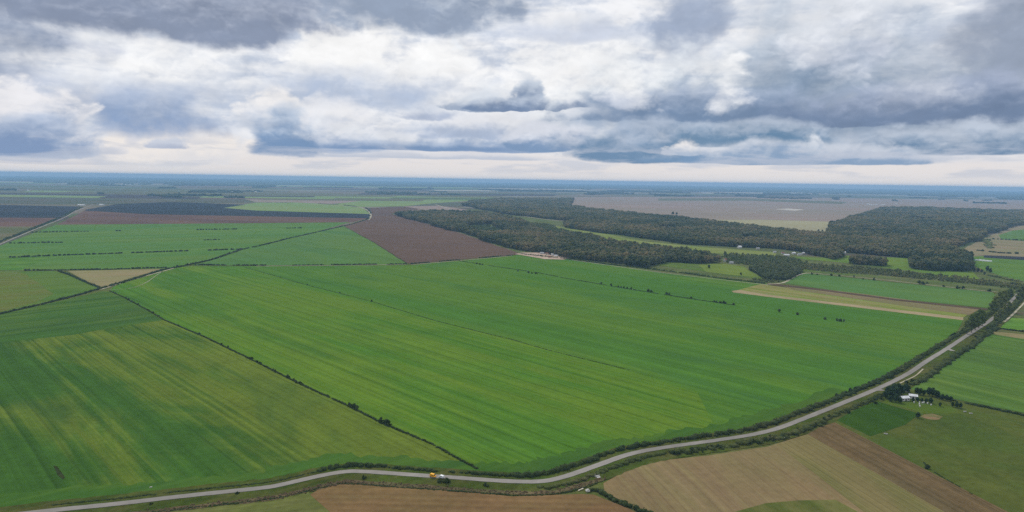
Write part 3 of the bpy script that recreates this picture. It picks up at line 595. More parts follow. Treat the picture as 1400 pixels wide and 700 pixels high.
def ico_arrays(sub):
    bm = bmesh.new(); bmesh.ops.create_icosphere(bm, subdivisions=sub, radius=1.0)
    v = np.array([x.co[:] for x in bm.verts]); f_ = np.array([[y.index for y in x.verts] for x in bm.faces]); bm.free()
    return v, f_
ICO = {1: ico_arrays(1), 2: ico_arrays(2)}
def blobs(c, r, sub=1, jit=0.28):
    """lumpy leaf masses: centres (n,3), radii (n,3)"""
    v, f_ = ICO[sub]; n = len(c)
    V = v[None] * (1 + npr.uniform(-jit, jit, (n, len(v), 1))) * r[:, None, :] + c[:, None, :]
    F = f_[None] + (np.arange(n) * len(v))[:, None, None]
    return V.reshape(-1, 3), F.reshape(-1, 3)
def leaves(c, size):
    """single leaf sprays: one triangle pair each, random facing"""
    n = len(c); a = npr.normal(size=(n, 3)); a /= np.linalg.norm(a, axis=1)[:, None]
    b = npr.normal(size=(n, 3)); b -= (a * b).sum(1)[:, None] * a; b /= np.linalg.norm(b, axis=1)[:, None]
    s = size * npr.uniform(0.6, 1.3, (n, 1)); a = a * s; b = b * s * 0.7
    V = np.stack([c - a, c - b * 0.9, c + a, c + b], 1).reshape(-1, 3)
    k = np.arange(n)[:, None] * 4
    F = np.concatenate([k + np.array([[0, 1, 2]]), k + np.array([[0, 2, 3]])], 0)
    return V, F
def join(*parts):
    Vs, Fs, o_ = [], [], 0
    for V, F in parts:
        Vs.append(V); Fs.append(F + o_); o_ += len(V)
    return np.concatenate(Vs), np.concatenate(Fs)
def tri_mesh(name, V, F, mats, mi=None):
    me = bpy.data.meshes.new(name)
    me.vertices.add(len(V)); me.vertices.foreach_set('co', V.astype(np.float32).ravel())
    me.loops.add(len(F) * 3); me.loops.foreach_set('vertex_index', F.astype(np.int32).ravel())
    me.polygons.add(len(F)); me.polygons.foreach_set('loop_start', np.arange(0, len(F) * 3, 3, dtype=np.int32))
    for m in mats: me.materials.append(m)
    if mi is not None: me.polygons.foreach_set('material_index', mi.astype(np.int32))
    me.update(calc_edges=True); me.validate(); return me
def tube(p0, p1, r0, r1, k=6):
    p0, p1 = np.array(p0, float), np.array(p1, float); d = p1 - p0; d /= np.linalg.norm(d)
    a = np.cross(d, [0.3, 1, 0.2]); a /= np.linalg.norm(a); b = np.cross(d, a)
    t_ = np.linspace(0, 2 * np.pi, k, endpoint=False)
    ring = np.cos(t_)[:, None] * a + np.sin(t_)[:, None] * b
    V = np.concatenate([p0 + ring * r0, p1 + ring * r1]); F = []
    for i in range(k):
        j = (i + 1) % k; F += [[i, j, k + j], [i, k + j, k + i]]
    return V, np.array(F)
def crown_arrays(h, r, base, nl, nleaf, leaf, shape='round'):
    """leaf lobes spread through the crown volume of a tree h tall"""
    cs, rs = [], []
    for i in range(nl):
        t_ = npr.uniform(0, 1); a = npr.uniform(0, 2 * np.pi); z = base + (h - base) * (0.12 + 0.80 * t_)
        prof = math.sin(math.pi * (0.18 + 0.74 * t_)) if shape == 'round' else (1.0 - 0.75 * t_) * 0.8 + 0.1
        q_ = r * prof * math.sqrt(npr.uniform(0.05, 1)) * 0.78
        cs.append((q_ * math.cos(a), q_ * math.sin(a), z)); k = r * npr.uniform(0.22, 0.42)
        rs.append((k, k, k * npr.uniform(0.7, 1.1)))
    cs, rs = np.array(cs), np.array(rs)
    A = blobs(cs, rs, 1, 0.35)
    idx = npr.integers(0, nl, nleaf); d = npr.normal(size=(nleaf, 3)); d /= np.linalg.norm(d, axis=1)[:, None]
    B = leaves(cs[idx] + d * rs[idx] * npr.uniform(0.8, 1.35, (nleaf, 1)), leaf)
    return join(A, B)
def trunk_arrays(h, base, r, nb=5):
    parts = [tube((0, 0, -0.3), (0.1, 0, base + (h - base) * 0.5), h * 0.022, h * 0.010)]
    for i in range(nb):
        a = i * 2.4 + 0.3; z = base * 0.8 + (h - base) * 0.12 * i
        parts.append(tube((0.05, 0, z), (math.cos(a) * r * 0.6, math.sin(a) * r * 0.6, z + (h - base) * 0.25), h * 0.009, h * 0.003, 5))
    return join(*parts)

# trees with trunk and crown of their own
def tree_kind(h, r, base, nl, nleaf, leaf, fm, shape='round'):
    c = tri_mesh('crown', *crown_arrays(h, r, base, nl, nleaf, leaf, shape), [fm]); t_ = tri_mesh('trunk', *trunk_arrays(h, base, r), [BARK]); return t_, c
K_WILLOW = [tree_kind(20, 4.6, 2.0, 30, 3600, 0.40, F_TREE) for _ in range(3)]
K_DARK = [tree_kind(11, 4.2, 1.6, 34, 1100, 0.40, F_DARK) for _ in range(3)]
K_ROUND = [tree_kind(8, 3.2, 1.0, 24, 500, 0.40, F_BUSH) for _ in range(3)]
def tree(kind, x, y, s, label, group=None, zs=1.0, name='tree', at_px=True):
    p = at(x, y) if at_px else (x, y)
    e = bpy.data.objects.new(name, None); COL.objects.link(e); e.location = (p[0], p[1], 0); e.rotation_euler = (0, 0, rng.uniform(0, 6.28)); e.scale = (s, s, s * zs)
    t_, c = rng.choice(kind)
    link('trunk', t_, e); link('crown', c, e); tag(e, label, 'tree', group); return e

# the tall trees where the road leaves the picture
ORD = ['first', 'second', 'third', 'fourth', 'fifth', 'sixth', 'seventh', 'eighth', 'ninth', 'tenth', 'eleventh', 'twelfth']
TALL = [(1322, 457, .78), (1328, 455, .95), (1333, 452, 1.05), (1338, 449, 1.0), (1343, 446, .85), (1356, 433, .95), (1361, 429, 1.15), (1366, 426, 1.2), (1371, 421, 1.1), (1376, 415, .95), (1380, 410, .85),
        (1361, 441, .6), (1367, 437, .65), (1373, 432, .7), (1379, 427, .7), (1392, 412, .9), (1396, 408, .95), (1401, 404, .9)]
for i, (x, y, s) in enumerate(TALL):
    if i < 5: lb, gr = 'tall green tree in the clump at the end of the tan strip, ' + ORD[i] + ' from left', 'tall trees in the clump beside the end of the tan strip'
    elif i < 11: lb, gr = 'tall leafy tree in the clump hiding the road, ' + ORD[i - 5] + ' from left', 'tall trees in the clump hiding the road'
    elif i < 15: lb, gr = 'smaller tree on the right verge below the hidden road, ' + ORD[i - 11] + ' from left', 'smaller trees on the right verge'
    else: lb, gr = 'tree right of the last visible road piece, ' + ORD[i - 15] + ' from left', 'trees at the far end of the road'
    tree(K_WILLOW, x, y, s * 1.18, lb, gr)
# dark trees round the white farm buildings
for i, (x, y, s) in enumerate([(1211, 545, .75), (1215, 541, .9), (1219, 545, 1.0), (1222, 540, 1.05), (1226, 544, .9), (1229, 539, .95), (1233, 540, .85), (1237, 537, .8), (1241, 537, .7), (1217, 549, .6), (1224, 550, .7), (1230, 551, .55)]):
    tree(K_DARK, x, y, s * 0.85, 'dark green tree in the clump left of the farm sheds, ' + ('small at the front' if i > 8 else ('tall at the back' if y < 541.5 else 'tall in the middle')), 'dark trees left of the white farm sheds')
for i, (x, y, s) in enumerate([(1253, 539, .7), (1258, 540, .75), (1263, 541, .6), (1270, 541, .85), (1275, 542, .95), (1280, 544, .85), (1288, 547, .6), (1294, 548, .65), (1300, 549, .55)]):
    tree(K_DARK, x, y, s * 0.72, ORD[i] + ' dark small tree from the left in the row behind the farm sheds', 'dark small trees in the row behind the farm sheds')
for x, y, s in [(1248, 550, .5), (1254, 549, .55), (1260, 550, .5), (1266, 551, .55), (1272, 552, .7)]:
    tree(K_DARK, x, y, s * 0.62, 'low dark tree right of the white farm sheds in the yard', 'low dark trees in the farm yard')
for x, y, s in [(1302, 556, .5), (1308, 558, .62), (1313, 558, .55)]:
    tree(K_DARK, x, y, s * 0.7, 'low dark tree in the little clump right of the farm yard', 'clump of low trees right of the farm yard')
tree(K_DARK, 1255, 572, 0.42, 'single low dark tree at the right corner of the dark green plot')
tree(K_DARK, 1285, 556, 0.3, 'small round bush tree alone between farm yard and low clump')
tree(K_ROUND, 969, 367, 1.0, 'single dark tree standing in the bright meadow')
tree(K_ROUND, 1013, 376.5, 0.7, 'small single tree at the right end of the bright meadow')
tree(K_ROUND, 920, 293.5, 2.4, 'left one of two dark trees alone in the grey field')
tree(K_ROUND, 925, 293.5, 2.0, 'right one of two dark trees alone in the grey field')
for x, y, s in [(1087, 318, 1.2), (1119, 318, 1.5), (1124, 319, 1.6), (1113, 320, 1.2), (1130, 321, 1.4)]:
    tree(K_ROUND, x, y, s, 'dark tree in the grey field corner just before the wood', 'trees in the corner of the grey field')
for x, y, s in [(1332, 371, .9), (1337, 372, 1.1), (1342, 373, .9), (1350, 371, 1.4), (1354, 373, 1.2), (1346, 376, .8)]:
    tree(K_ROUND, x, y, s, 'dark round tree in the group right of the wood by the small house', 'round trees right of the wood')

# single-mesh small trees and bushes, many copies
def small_tree_mesh(name, h, r, fm, nl=14, nleaf=160, leaf=0.5, base=0.6):
    A = crown_arrays(h, r, base, nl, nleaf, leaf); B = tube((0, 0, -0.3), (0, 0, h * 0.5), h * 0.03, h * 0.015, 5)
    V, F = join(A, B); mi = np.zeros(len(F)); mi[len(A[1]):] = 1
    return tri_mesh(name, V, F, [fm, BARK], mi)
M_SCRUBT = [small_tree_mesh('tree', h, r, F_SCRUB) for h, r in ((6, 3.0), (7, 2.8), (5, 3.2), (8, 3.2), (4.5, 2.4))]
M_BUSH = [small_tree_mesh('bush', h, r, F_BUSH, 9, 120, 0.3, 0.1) for h, r in ((2.2, 1.7), (2.8, 2.0), (1.8, 1.6), (3.2, 2.1))]
def small(meshes, name, cat, x, y, s, label, group):
    o = bpy.data.objects.new(name, rng.choice(meshes)); COL.objects.link(o); o.location = (x, y, 0.1)
    o.rotation_euler = (0, 0, rng.uniform(0, 6.28)); o.scale = (s * rng.uniform(.85, 1.25), s * rng.uniform(.85, 1.25), s * rng.uniform(.8, 1.2)); tag(o, label, cat, group); return o
def inside(poly, pts):
    x, y = pts[:, 0], pts[:, 1]; r = np.zeros(len(pts), bool); n = len(poly)
    for i in range(n):
        x0, y0 = poly[i]; x1, y1 = poly[(i + 1) % n]
        c = ((y0 > y) != (y1 > y)) & (x < (x1 - x0) * (y - y0) / ((y1 - y0) or 1e-9) + x0); r ^= c
    return r
def scatter(poly, spacing, jit=0.45):
    p = np.array(poly); lo, hi = p.min(0), p.max(0)
    gx, gy = np.meshgrid(np.arange(lo[0], hi[0], spacing), np.arange(lo[1], hi[1], spacing))
    q_ = np.stack([gx.ravel(), gy.ravel()], 1); q_ += npr.uniform(-jit, jit, q_.shape) * spacing
    return q_[inside(poly, q_)]
def px_scatter(poly_px, n, sx=1.0):
    """n points in a patch of ground outlined in the photo, nearer ones no denser than farther ones"""
    q_ = scatter(px(*poly_px), 7.0); q_ = q_[npr.permutation(len(q_))]; return q_[:n]
SCRUB_BELT = (985, 350, 1050, 353, 1100, 360, 1160, 365.5, 1215, 369, 1245, 373, 1320, 380, 1345, 385, 1400, 391, 1470, 398, 1470, 405, 1400, 397, 1330, 389, 1250, 381, 1200, 376, 1160, 373, 1100, 368, 1040, 364, 1005, 361)
_belt = px_scatter(SCRUB_BELT, 190); _bq = _belt[:, 0] / _belt[:, 1]; _bd = np.hypot(_belt[:, 0], _belt[:, 1])
def BELT_MID(v): return float(np.median(_bd[np.abs(_bq - v) < 0.04]))
for i, (x, y) in enumerate(_belt):
    z_ = rng.uniform(.7, 1.3); q_ = x / y; band = 'on the near side' if math.hypot(x, y) < BELT_MID(q_) else 'on the far side'
    zone = 'left end of the scrub belt' if q_ < .42 else ('scrub belt below the hamlet meadow' if q_ < .50 else ('scrub belt by the small copse' if q_ < .57 else ('scrub belt by the wood corner' if q_ < .68 else 'right end of the scrub belt')))
    small(M_SCRUBT, 'tree', 'tree', x, y, z_, ('low' if z_ < .9 else ('mid sized' if z_ < 1.12 else 'taller')) + ' olive tree ' + band + ' of the ' + zone, 'small trees of the scrub belt')
for x, y, s in [(1110, 375.5, .8), (1117, 376, .6), (1136, 377, 1.1), (1147, 378, .8), (1167, 379.5, .8), (1180, 382, .6), (1195, 383.5, 1.0), (1256, 388, 1.3), (1262, 389, 1.2), (1268, 388, .9), (1290, 392, .9), (1310, 395, 1.1), (1316, 395.5, .9), (1353, 398.5, 1.1)]:
    p = at(x, y); small(M_BUSH, 'bush', 'bush', p[0], p[1], s * 1.7, 'dark bush growing beside the white track above the blue green field', 'dark bushes along the white track')
for i, (x, y) in enumerate(px_scatter((860, 333, 900, 336, 960, 344, 1010, 350, 1000, 360, 975, 358, 940, 349, 890, 343), 45)):
    z_ = rng.uniform(.9, 1.5); small(M_SCRUBT, 'tree', 'tree', x, y, z_, ('low' if z_ < 1.1 else 'taller') + ' tree on the ragged edge of the lower wood ' + ('near the white house' if x / y > .33 else ('at its right end' if x / y > .27 else ('in the middle' if x / y > .21 else 'at its left end'))), 'small trees on the ragged edge of the lower wood')

# ---- hedgerows: one long thing each, with separate bushes standing in them
def line_points(pts, step0):
    """points along a line, spaced wider with distance"""
    out_ = []; carry = 0.0
    for a, b in zip(pts, pts[1:]):
        a, b = Vector(a), Vector(b); L_ = (b - a).length; d = carry
        while d < L_:
            v = a.lerp(b, d / L_); out_.append(v); d += step0 * max(1.0, v.length / 900)
        carry = d - L_
    return out_
def hedgerow(pts, w, h, label, fm=None, gap=0.0, cat='hedgerow', group=None, lat=0.3, nleaf=8, step=None, name='hedgerow'):
    fm = fm or F_HEDGE
    P_ = line_points(pts, step or w * 0.45)
    cs, rs = [], []; ph = rng.uniform(0, 100); run = 0.0
    for v in P_:
        run += 1
        k = math.sin(run * 0.21 + ph) + 0.7 * math.sin(run * 0.077 + ph * 2) + 0.4 * math.sin(run * 0.53 + ph)
        if gap and (k / 2.1 * 0.5 + 0.5) < gap: continue
        sc_ = max(1.0, v.length / 2200); hh = h * (0.65 + 0.2 * k * 0.5 + rng.uniform(-.15, .3)) ; ww = w * rng.uniform(.35, .6) * sc_
        cs.append((v.x + rng.uniform(-lat, lat) * w, v.y + rng.uniform(-lat, lat) * w, hh * 0.42)); rs.append((ww, ww, hh * 0.6))
    if not cs: return None
    cs, rs = np.array(cs), np.array(rs)
    A = blobs(cs, rs, 1, 0.3); parts = [A]
    n = len(cs) * nleaf; idx = np.repeat(np.arange(len(cs)), nleaf); d = npr.normal(size=(n, 3)); d[:, 2] = np.abs(d[:, 2]); d /= np.linalg.norm(d, axis=1)[:, None]
    parts.append(leaves(cs[idx] + d * rs[idx] * npr.uniform(.85, 1.25, (n, 1)), min(0.9, h * 0.13)))
    V, F = join(*parts); c0 = cs.mean(0); c0[2] = 0
    o = link(name, tri_mesh(name, V - c0, F, [fm])); o.location = c0; tag(o, label, cat, group); return o
ENDS = ('at the near end', 'in the near half', 'in the middle', 'in the far half', 'at the far end')
def bushes_on(pts, n, s, label, group, lat=1.5, seedp=None):
    R_ = resample(pts, 4.0); ks = sorted(rng.random() for _ in range(n))
    W_ = np.cumsum([1 / max(300, v.length) for v in R_]); W_ = W_ / W_[-1]
    for k in ks:
        v = R_[int(np.searchsorted(W_, k))]
        z_ = rng.uniform(.7, 1.3); lo_, hi_ = R_[0].length, R_[-1].length; f_ = (v.length - min(lo_, hi_)) / abs(hi_ - lo_)
        size = 'small' if z_ < .9 else ('mid sized' if z_ < 1.12 else 'large')
        small(M_BUSH, 'bush', 'bush', v.x + rng.uniform(-lat, lat), v.y + rng.uniform(-lat, lat), s * z_ * max(1, v.length / 2400), size + ' ' + label + ' ' + ENDS[min(4, int(max(0, f_) * 5))], group)
PL = lambda *p: px(*p)
HA = PL(*[c for p in HEDGE_A for c in p])
hedgerow(HA, 1.9, 1.3, 'thin dark hedge line running diagonally from the crossroads corner down to the road', gap=0.10)
bushes_on(HA[:7], 42, 0.72, 'bush in the diagonal hedge left of the middle wheat', 'bushes in the long diagonal hedge', 1.2)
for x, y, s, lb in ((482, 557, 1.5, 'upper of the two bush clumps swelling out of the diagonal hedge near the road'), (527, 580, 1.4, 'lower of the two bush clumps swelling out of the diagonal hedge near the road')):
    for dx, dy in ((-4, -2.2), (-1, 0), (2, 1.3), (5, 3)):
        p = at(x + dx, y + dy); small(M_BUSH, 'bush', 'bush', p[0], p[1], s * 0.8, 'bush in the ' + lb.split(' swelling')[0].replace('bush clumps', 'clumps') + ' in the diagonal hedge near the road', 'bushes in ' + lb.split(' swelling')[0])
HB = PL(335, 366, 350, 370, 420, 390, 510, 413, 600, 440, 700, 464.5, 750, 479, 860, 506)
hedgerow(HB, 1.1, 0.7, 'very thin dark boundary line between the middle wheat and the far wheat', gap=0.15, nleaf=4)
for x, y, s, lb in ((383, 379, 1.0, 'first small bush on the thin line between middle and far wheat'), (420, 389.5, 1.3, 'second small bush on the thin line between middle and far wheat'), (465, 401, 1.3, 'third small bush on the thin line between middle and far wheat'), (508, 412.5, 1.5, 'fourth small bush on the thin line between middle and far wheat')):
    p = at(x, y); small(M_BUSH, 'bush', 'bush', p[0], p[1], s * 0.62, lb, None)
HC = PL(620, 355.5, 660, 362, 735, 373, 770, 380, 870, 397, 940, 408, 1005, 417.5)
hedgerow(HC, 2.2, 1.3, 'thin broken hedge line across the far wheat field', gap=0.25, nleaf=4)
for x, y in [(652, 361), (656, 361.8), (660, 362.4), (708, 371), (722, 373.5), (727, 374), (733, 374.5), (822, 388.5), (836, 391.3), (845, 392.8), (849, 393.5), (853, 394.2), (857, 394.7), (863, 395.4), (887, 399), (891, 399.6), (911, 402.6), (915, 403.2), (945, 408), (976, 413), (980, 413.8), (984, 414.4), (988, 415), (992, 415.5), (1003, 417), (1066, 426.8), (1090, 430.3), (1128, 436.8), (1145, 439), (1149, 439.8), (1153, 440.2)]:
    p = at(x, y); small(M_BUSH, 'bush', 'bush', p[0], p[1], rng.uniform(1.0, 1.45), 'dark bush on the broken hedge line across the far wheat, ' + ('leftmost run' if x < 740 else ('middle run' if x < 870 else ('run right of the middle' if x < 950 else ('run nearest the tan strip' if x < 1010 else 'rightmost scattered ones')))), 'bushes on the broken line across the far wheat')
HD = PL(137, 395, 180, 383, 222, 369.5, 250, 364, 290, 355.5, 330, 341.5, 365, 334, 400, 325, 440, 316, 480, 306.5, 504, 299)
hedgerow(HD, 5.5, 3.4, 'long dark hedge from the crossroads corner past the tan triangle to the brown field', gap=0.08)
bushes_on(HD, 70, 1.0, 'dark bush in the long hedge above the crossroads corner', 'bushes in the long hedge towards the brown field', 2.5)
HE = PL(-60, 447, 0, 429.5, 50, 418, 100, 405.5, 137, 395)
hedgerow(HE, 4.5, 3.0, 'dense dark hedge from the left edge of the picture to the crossroads corner')
HF = PL(80, 370.5, 95, 376, 110, 383, 125, 389.5, 137, 394)
hedgerow(HF, 3.5, 3.0, 'short dark hedge on the left side of the tan triangle')
HG = PL(35, 370, 80, 369.6, 150, 368.4, 230, 366)
hedgerow(HG, 4.0, 3.2, 'dark hedge along the top of the tan triangle', gap=0.12)
HH = PL(268, 362.4, 350, 363.2, 450, 362.6, 556, 361.4)
hedgerow(HH, 4.5, 3.2, 'broken dark hedge along the top of the middle wheat field', gap=0.35)
HI = PL(562, 361, 600, 357.8, 650, 353.5, 700, 349.2)
hedgerow(HI, 4.5, 2.8, 'broken hedge under the big brown field', gap=0.4)
HJ = PL(470, 309.5, 512, 332, 556, 360)
hedgerow(HJ, 1.5, 1.2, 'thin dark line between green triangle and brown field', gap=0.15, nleaf=3)
for i, (pts_, gp) in enumerate(((PL(45, 318, 125, 316.4), .25), (PL(160, 316, 240, 315), .72), (PL(270, 314.5, 430, 311.5), .6), (PL(5, 333, 85, 331.8), .3), (PL(280, 328.5, 300, 328), .3), (PL(0, 353, 40, 351.2, 95, 349), .35), (PL(95, 349, 170, 346.4), .12), (PL(170, 346.4, 265, 343), .35), (PL(285, 342.6, 332, 341), .2))):
    lbs = ['dark hedge at the left end of the uppermost green field', 'short broken hedge in the middle of the uppermost green field', 'faint broken hedge at the right end of the uppermost green field', 'dark hedge at the left below the uppermost hedge', 'tiny hedge fragment alone in the far green field',
           'thin hedge at the left edge above the deep green field', 'thick dark hedge above the olive and green left fields', 'broken hedge in the middle of the green field below the brown land', 'short hedge meeting the long diagonal hedge at the right']
    hedgerow(pts_, 7.0, 4.2, lbs[i], gap=gp, nleaf=5)
HK = PL(-120, 380, 0, 330.5, 45, 313, 85, 297)
hedgerow(HK, 9, 4.5, 'dark row of scrub along the left side of the pale concrete track', gap=0.1)
hedgerow(PL(88, 296, 100, 289, 112, 284), 8, 4, 'dark scrub at the far end of the concrete track', gap=0.2)
hedgerow(PL(350, 276.6, 420, 277, 470, 279.5, 500, 283, 507, 290, 504, 299), 5, 3.5, 'curving dark hedge beside the pale track round the far green field', gap=0.45)
hedgerow(PL(893, 368.5, 940, 374.5, 1000, 382.8, 1046, 388), 5.5, 4.5, 'dark hedge under the bright meadow along the far wheat', gap=0.05, fm=F_SCRUB)
hedgerow(PL(712, 347.5, 760, 352.5, 830, 361.5, 893, 368.5), 4, 3.2, 'low dark hedge between lower wood and far wheat', gap=0.1)
hedgerow(PL(1340, 343, 1365, 346, 1395, 347.5), 12, 7, 'dark tree strip in the stubble right of the wood', nleaf=8)
hedgerow(PL(1358, 327.5, 1380, 328.6, 1420, 330), 8, 5, 'dark hedge under the blue green far right field', gap=0.1)
hedgerow(PL(1332, 318, 1345, 326, 1352, 333, 1356, 340), 14, 6, 'scattered scrub beside the pale stubble at the wood corner', gap=0.3, fm=F_SCRUB, lat=0.9)
hedgerow(PL(1352, 377, 1372, 381, 1395, 386), 9, 5, 'olive scrub line dropping from the round trees to the right edge', fm=F_SCRUB)
hedgerow(PL(1366, 449.5, 1385, 452, 1420, 456.5), 3.5, 2.6, 'dark hedge above the stubble edge at the far right')
hedgerow(PL(1284, 543.5, 1310, 549.5, 1345, 557, 1400, 569, 1450, 582), 2.6, 2.2, 'dark hedge between right wheat and pasture', gap=0.18)
hedgerow(PL(808, 670.5, 822, 674, 840, 684, 862, 694, 900, 710), 3.2, 2.6, 'dark hedge between near ploughland and stubble at the bottom')
hedgerow(PL(1262, 631, 1268, 640, 1290, 654, 1330, 677), 1.0, 0.8, 'thin weedy line between tilled strip and pasture', gap=0.35)
p = at(1267, 641); small(M_BUSH, 'bush', 'bush', p[0], p[1], 1.05, 'single round bush on the edge of the tilled strip', None)
# roadside hedges
def rp(a, b, d): return [Vector(v) for v in road_part(a, b, d)]
hedgerow(rp((60, 699), (440, 651), 6.5), 1.8, 0.9, 'low thin scrub on the far verge at the bottom left', gap=0.15, nleaf=10)
hedgerow(rp((440, 651), (520, 646), 8), 4.0, 2.6, 'dark clump hedge above the road bend at the bottom')
hedgerow(rp((520, 646), (700, 659), 7.5), 3.0, 1.9, 'broken dark hedge on the far verge beside the yellow van', gap=0.22)
hedgerow(rp((700, 659), (1050, 592), 8), 4.2, 3.0, 'dense dark hedge on the field side of the road at bottom centre')
hedgerow(rp((1050, 592), (1245, 510), 8.5), 5.5, 3.2, 'broad dark hedge on the field side of the road before the farm')
hedgerow(rp((1245, 510), (1330, 455), 8.5), 5.5, 3.0, 'olive hedge on the field side of the road below the tall trees', fm=F_HEDGE2, gap=0.08)
hedgerow(rp((1330, 455), (1388, 406), 8), 5, 4, 'undergrowth below the tall trees left of the road', fm=F_HEDGE2)
hedgerow(rp((1340, 448), (1388, 406), -9), 6, 4, 'undergrowth on the right verge below the tall trees', fm=F_HEDGE2)
hedgerow(rp((150, 690), (470, 646), -15), 1.6, 1.0, 'dark ditch growth under the road at the bottom left', nleaf=12)
hedgerow(rp((470, 646), (790, 648), -16.5), 1.5, 0.9, 'dark ditch growth under the road at the bottom centre', nleaf=12, gap=0.05)
hedgerow(rp((730, 660), (905, 613), -8), 4, 1.8, 'green and brown shrubs on the near verge beside the culvert', fm=F_HEDGE2, gap=0.25)
hedgerow(rp((905, 613), (1050, 592), -10), 5.5, 3.2, 'long dense green thicket on the near side of the road', fm=F_HEDGE2, lat=0.4)
hedgerow(rp((1050, 592), (1105, 571), -12), 6.0, 3.0, 'lumpy thicket on the near verge above the tilled strip', fm=F_HEDGE2, gap=0.05)
hedgerow(rp((1105, 571), (1200, 533), -10), 4.5, 2.6, 'shrubs on the near verge above the dark green plot', fm=F_HEDGE2, gap=0.12)
hedgerow(rp((1225, 520), (1345, 446), -15), 6, 3.4, 'olive shrub row right of the road above the right wheat', fm=F_HEDGE2, gap=0.1)
RD_IN = [(828, 648), (846, 640), (852, 644), (838, 650), (812, 650), (745, 668), (880, 632), (888, 630)]
bushes_on(rp((900, 614), (1100, 573), -12), 26, .85, 'round bush in the thicket below the road', 'round bushes in the near side thicket', 2.5)
bushes_on(rp((1110, 569), (1330, 455), -13), 26, .85, 'round bush on the right verge', 'round bushes on the right verge', 3)
bushes_on(rp((1120, 565), (1320, 460), 9), 26, .9, 'round bush on the field side of the road', 'round bushes on the field side', 2)
for x, y, s, lb in ((603, 660, 1.0, 'left bush in the ditch below the white van'), (611, 661, 1.1, 'right bush in the ditch below the white van'), (665, 665, .9, 'small bush in the ditch right of the vehicles'), (325, 675.5, .65, 'round bush between road and ditch at the bottom left'), (207, 690, .5, 'dark bush beside the road at the far bottom left'), (498, 655, .8, 'small bush in the ditch under the road bend')):
    p = at(x, y); small(M_BUSH, 'bush', 'bush', p[0], p[1], s, lb, None)
# reeds filling the ditch
def reeds():
    P_ = [v for v in DITCH for _ in range(7)]
    c = np.array([(v.x + rng.uniform(-2.4, 2.4), v.y + rng.uniform(-2.4, 2.4), 0.45) for v in P_]); r = np.stack([npr.uniform(.25, .6, len(c)), npr.uniform(.25, .6, len(c)), npr.uniform(.3, .75, len(c))], 1)
    V, F = blobs(c, r, 1, .4); tag(link('reeds', tri_mesh('reeds', V, F, [REED])), kind='stuff')
reeds()

# ---- woods: uncountable, one object each, crowns placed by geometry nodes
lib = bpy.data.collections.new('crown_shapes')
for i in range(6):
    V, F = crown_arrays(12.0, 4.4, 1.0, 10, 60, 0.9); V2, F2 = crown_arrays(12.3, 5.4, 8.0, 9, 50, 0.9); V, F = join((V, F), (V2, F2))
    o = bpy.data.objects.new('crown', tri_mesh('crown', V, F, [F_WOOD])); lib.objects.link(o)
lib2 = bpy.data.collections.new('shrub_shapes')
for i in range(4):
    V, F = crown_arrays(3.0, 2.2, 0.0, 7, 50, 0.45)
    o = bpy.data.objects.new('shrub', tri_mesh('shrub', V, F, [F_SCRUB])); lib2.objects.link(o)
def scatter_nodes(coll):
    ng = bpy.data.node_groups.new('scatter_' + coll.name, 'GeometryNodeTree')
    ng.interface.new_socket(name='Geometry', in_out='INPUT', socket_type='NodeSocketGeometry'); ng.interface.new_socket(name='Geometry', in_out='OUTPUT', socket_type='NodeSocketGeometry')
    a = ng.nodes.new('NodeGroupInput'); z = ng.nodes.new('NodeGroupOutput'); ip = ng.nodes.new('GeometryNodeInstanceOnPoints'); ci = ng.nodes.new('GeometryNodeCollectionInfo')
    ci.inputs[0].default_value = coll; ci.inputs['Separate Children'].default_value = True; ci.inputs['Reset Children'].default_value = True
    rv = ng.nodes.new('FunctionNodeRandomValue'); rv.data_type = 'FLOAT_VECTOR'; rv.inputs[0].default_value = (0, 0, 0); rv.inputs[1].default_value = (0, 0, 6.28)
    na = ng.nodes.new('GeometryNodeInputNamedAttribute'); na.data_type = 'FLOAT_VECTOR'; na.inputs[0].default_value = 'size'
    k = ng.links.new; k(a.outputs[0], ip.inputs['Points']); k(ci.outputs[0], ip.inputs['Instance']); ip.inputs['Pick Instance'].default_value = True
    k(rv.outputs[0], ip.inputs['Rotation']); k(na.outputs[0], ip.inputs['Scale']); k(ip.outputs[0], z.inputs[0]); return ng
NG = {c.name: scatter_nodes(c) for c in (lib, lib2)}
def wood(name, polys_px, holes_px=(), spacing=6.5, coll=lib, hs=1.0, keep=1.0):
    pts = []
    for poly in polys_px:
        P_ = px(*poly); q_ = scatter(P_, spacing); 
        d = np.hypot(q_[:, 0], q_[:, 1]); grow = np.clip(d / 2300, 1.0, 2.6)      # far crowns: fewer and larger
        k = npr.random(len(q_)) < keep / grow ** 1.7; pts.append(q_[k])
    q_ = np.concatenate(pts)
    for hpx in holes_px: q_ = q_[~inside(px(*hpx), q_)]
    d = np.hypot(q_[:, 0], q_[:, 1]); grow = np.clip(d / 2300, 1.0, 2.6)
    q_ = q_ + np.stack([np.sin(q_[:, 1] / 31) * 5 + np.sin(q_[:, 1] / 83 + 1) * 8, np.sin(q_[:, 0] / 27) * 6 + np.sin(q_[:, 0] / 71 + 2) * 9], 1) * (spacing > 5.2)
    s = np.clip(npr.lognormal(-.06, .26, len(q_)), .45, 1.5); me = bpy.data.meshes.new(name); me.vertices.add(len(q_))
    me.vertices.foreach_set('co', np.concatenate([q_, np.zeros((len(q_), 1))], 1).astype(np.float32).ravel())
    at_ = me.attributes.new('size', 'FLOAT_VECTOR', 'POINT')
    at_.data.foreach_set('vector', np.stack([s * grow ** .85, s * grow ** .85, s * hs * grow ** .15], 1).astype(np.float32).ravel())
    o = link(name, me); md = o.modifiers.new('scatter', 'NODES'); md.node_group = NG[coll.name]; tag(o, kind='stuff'); print(name, len(q_)); return o
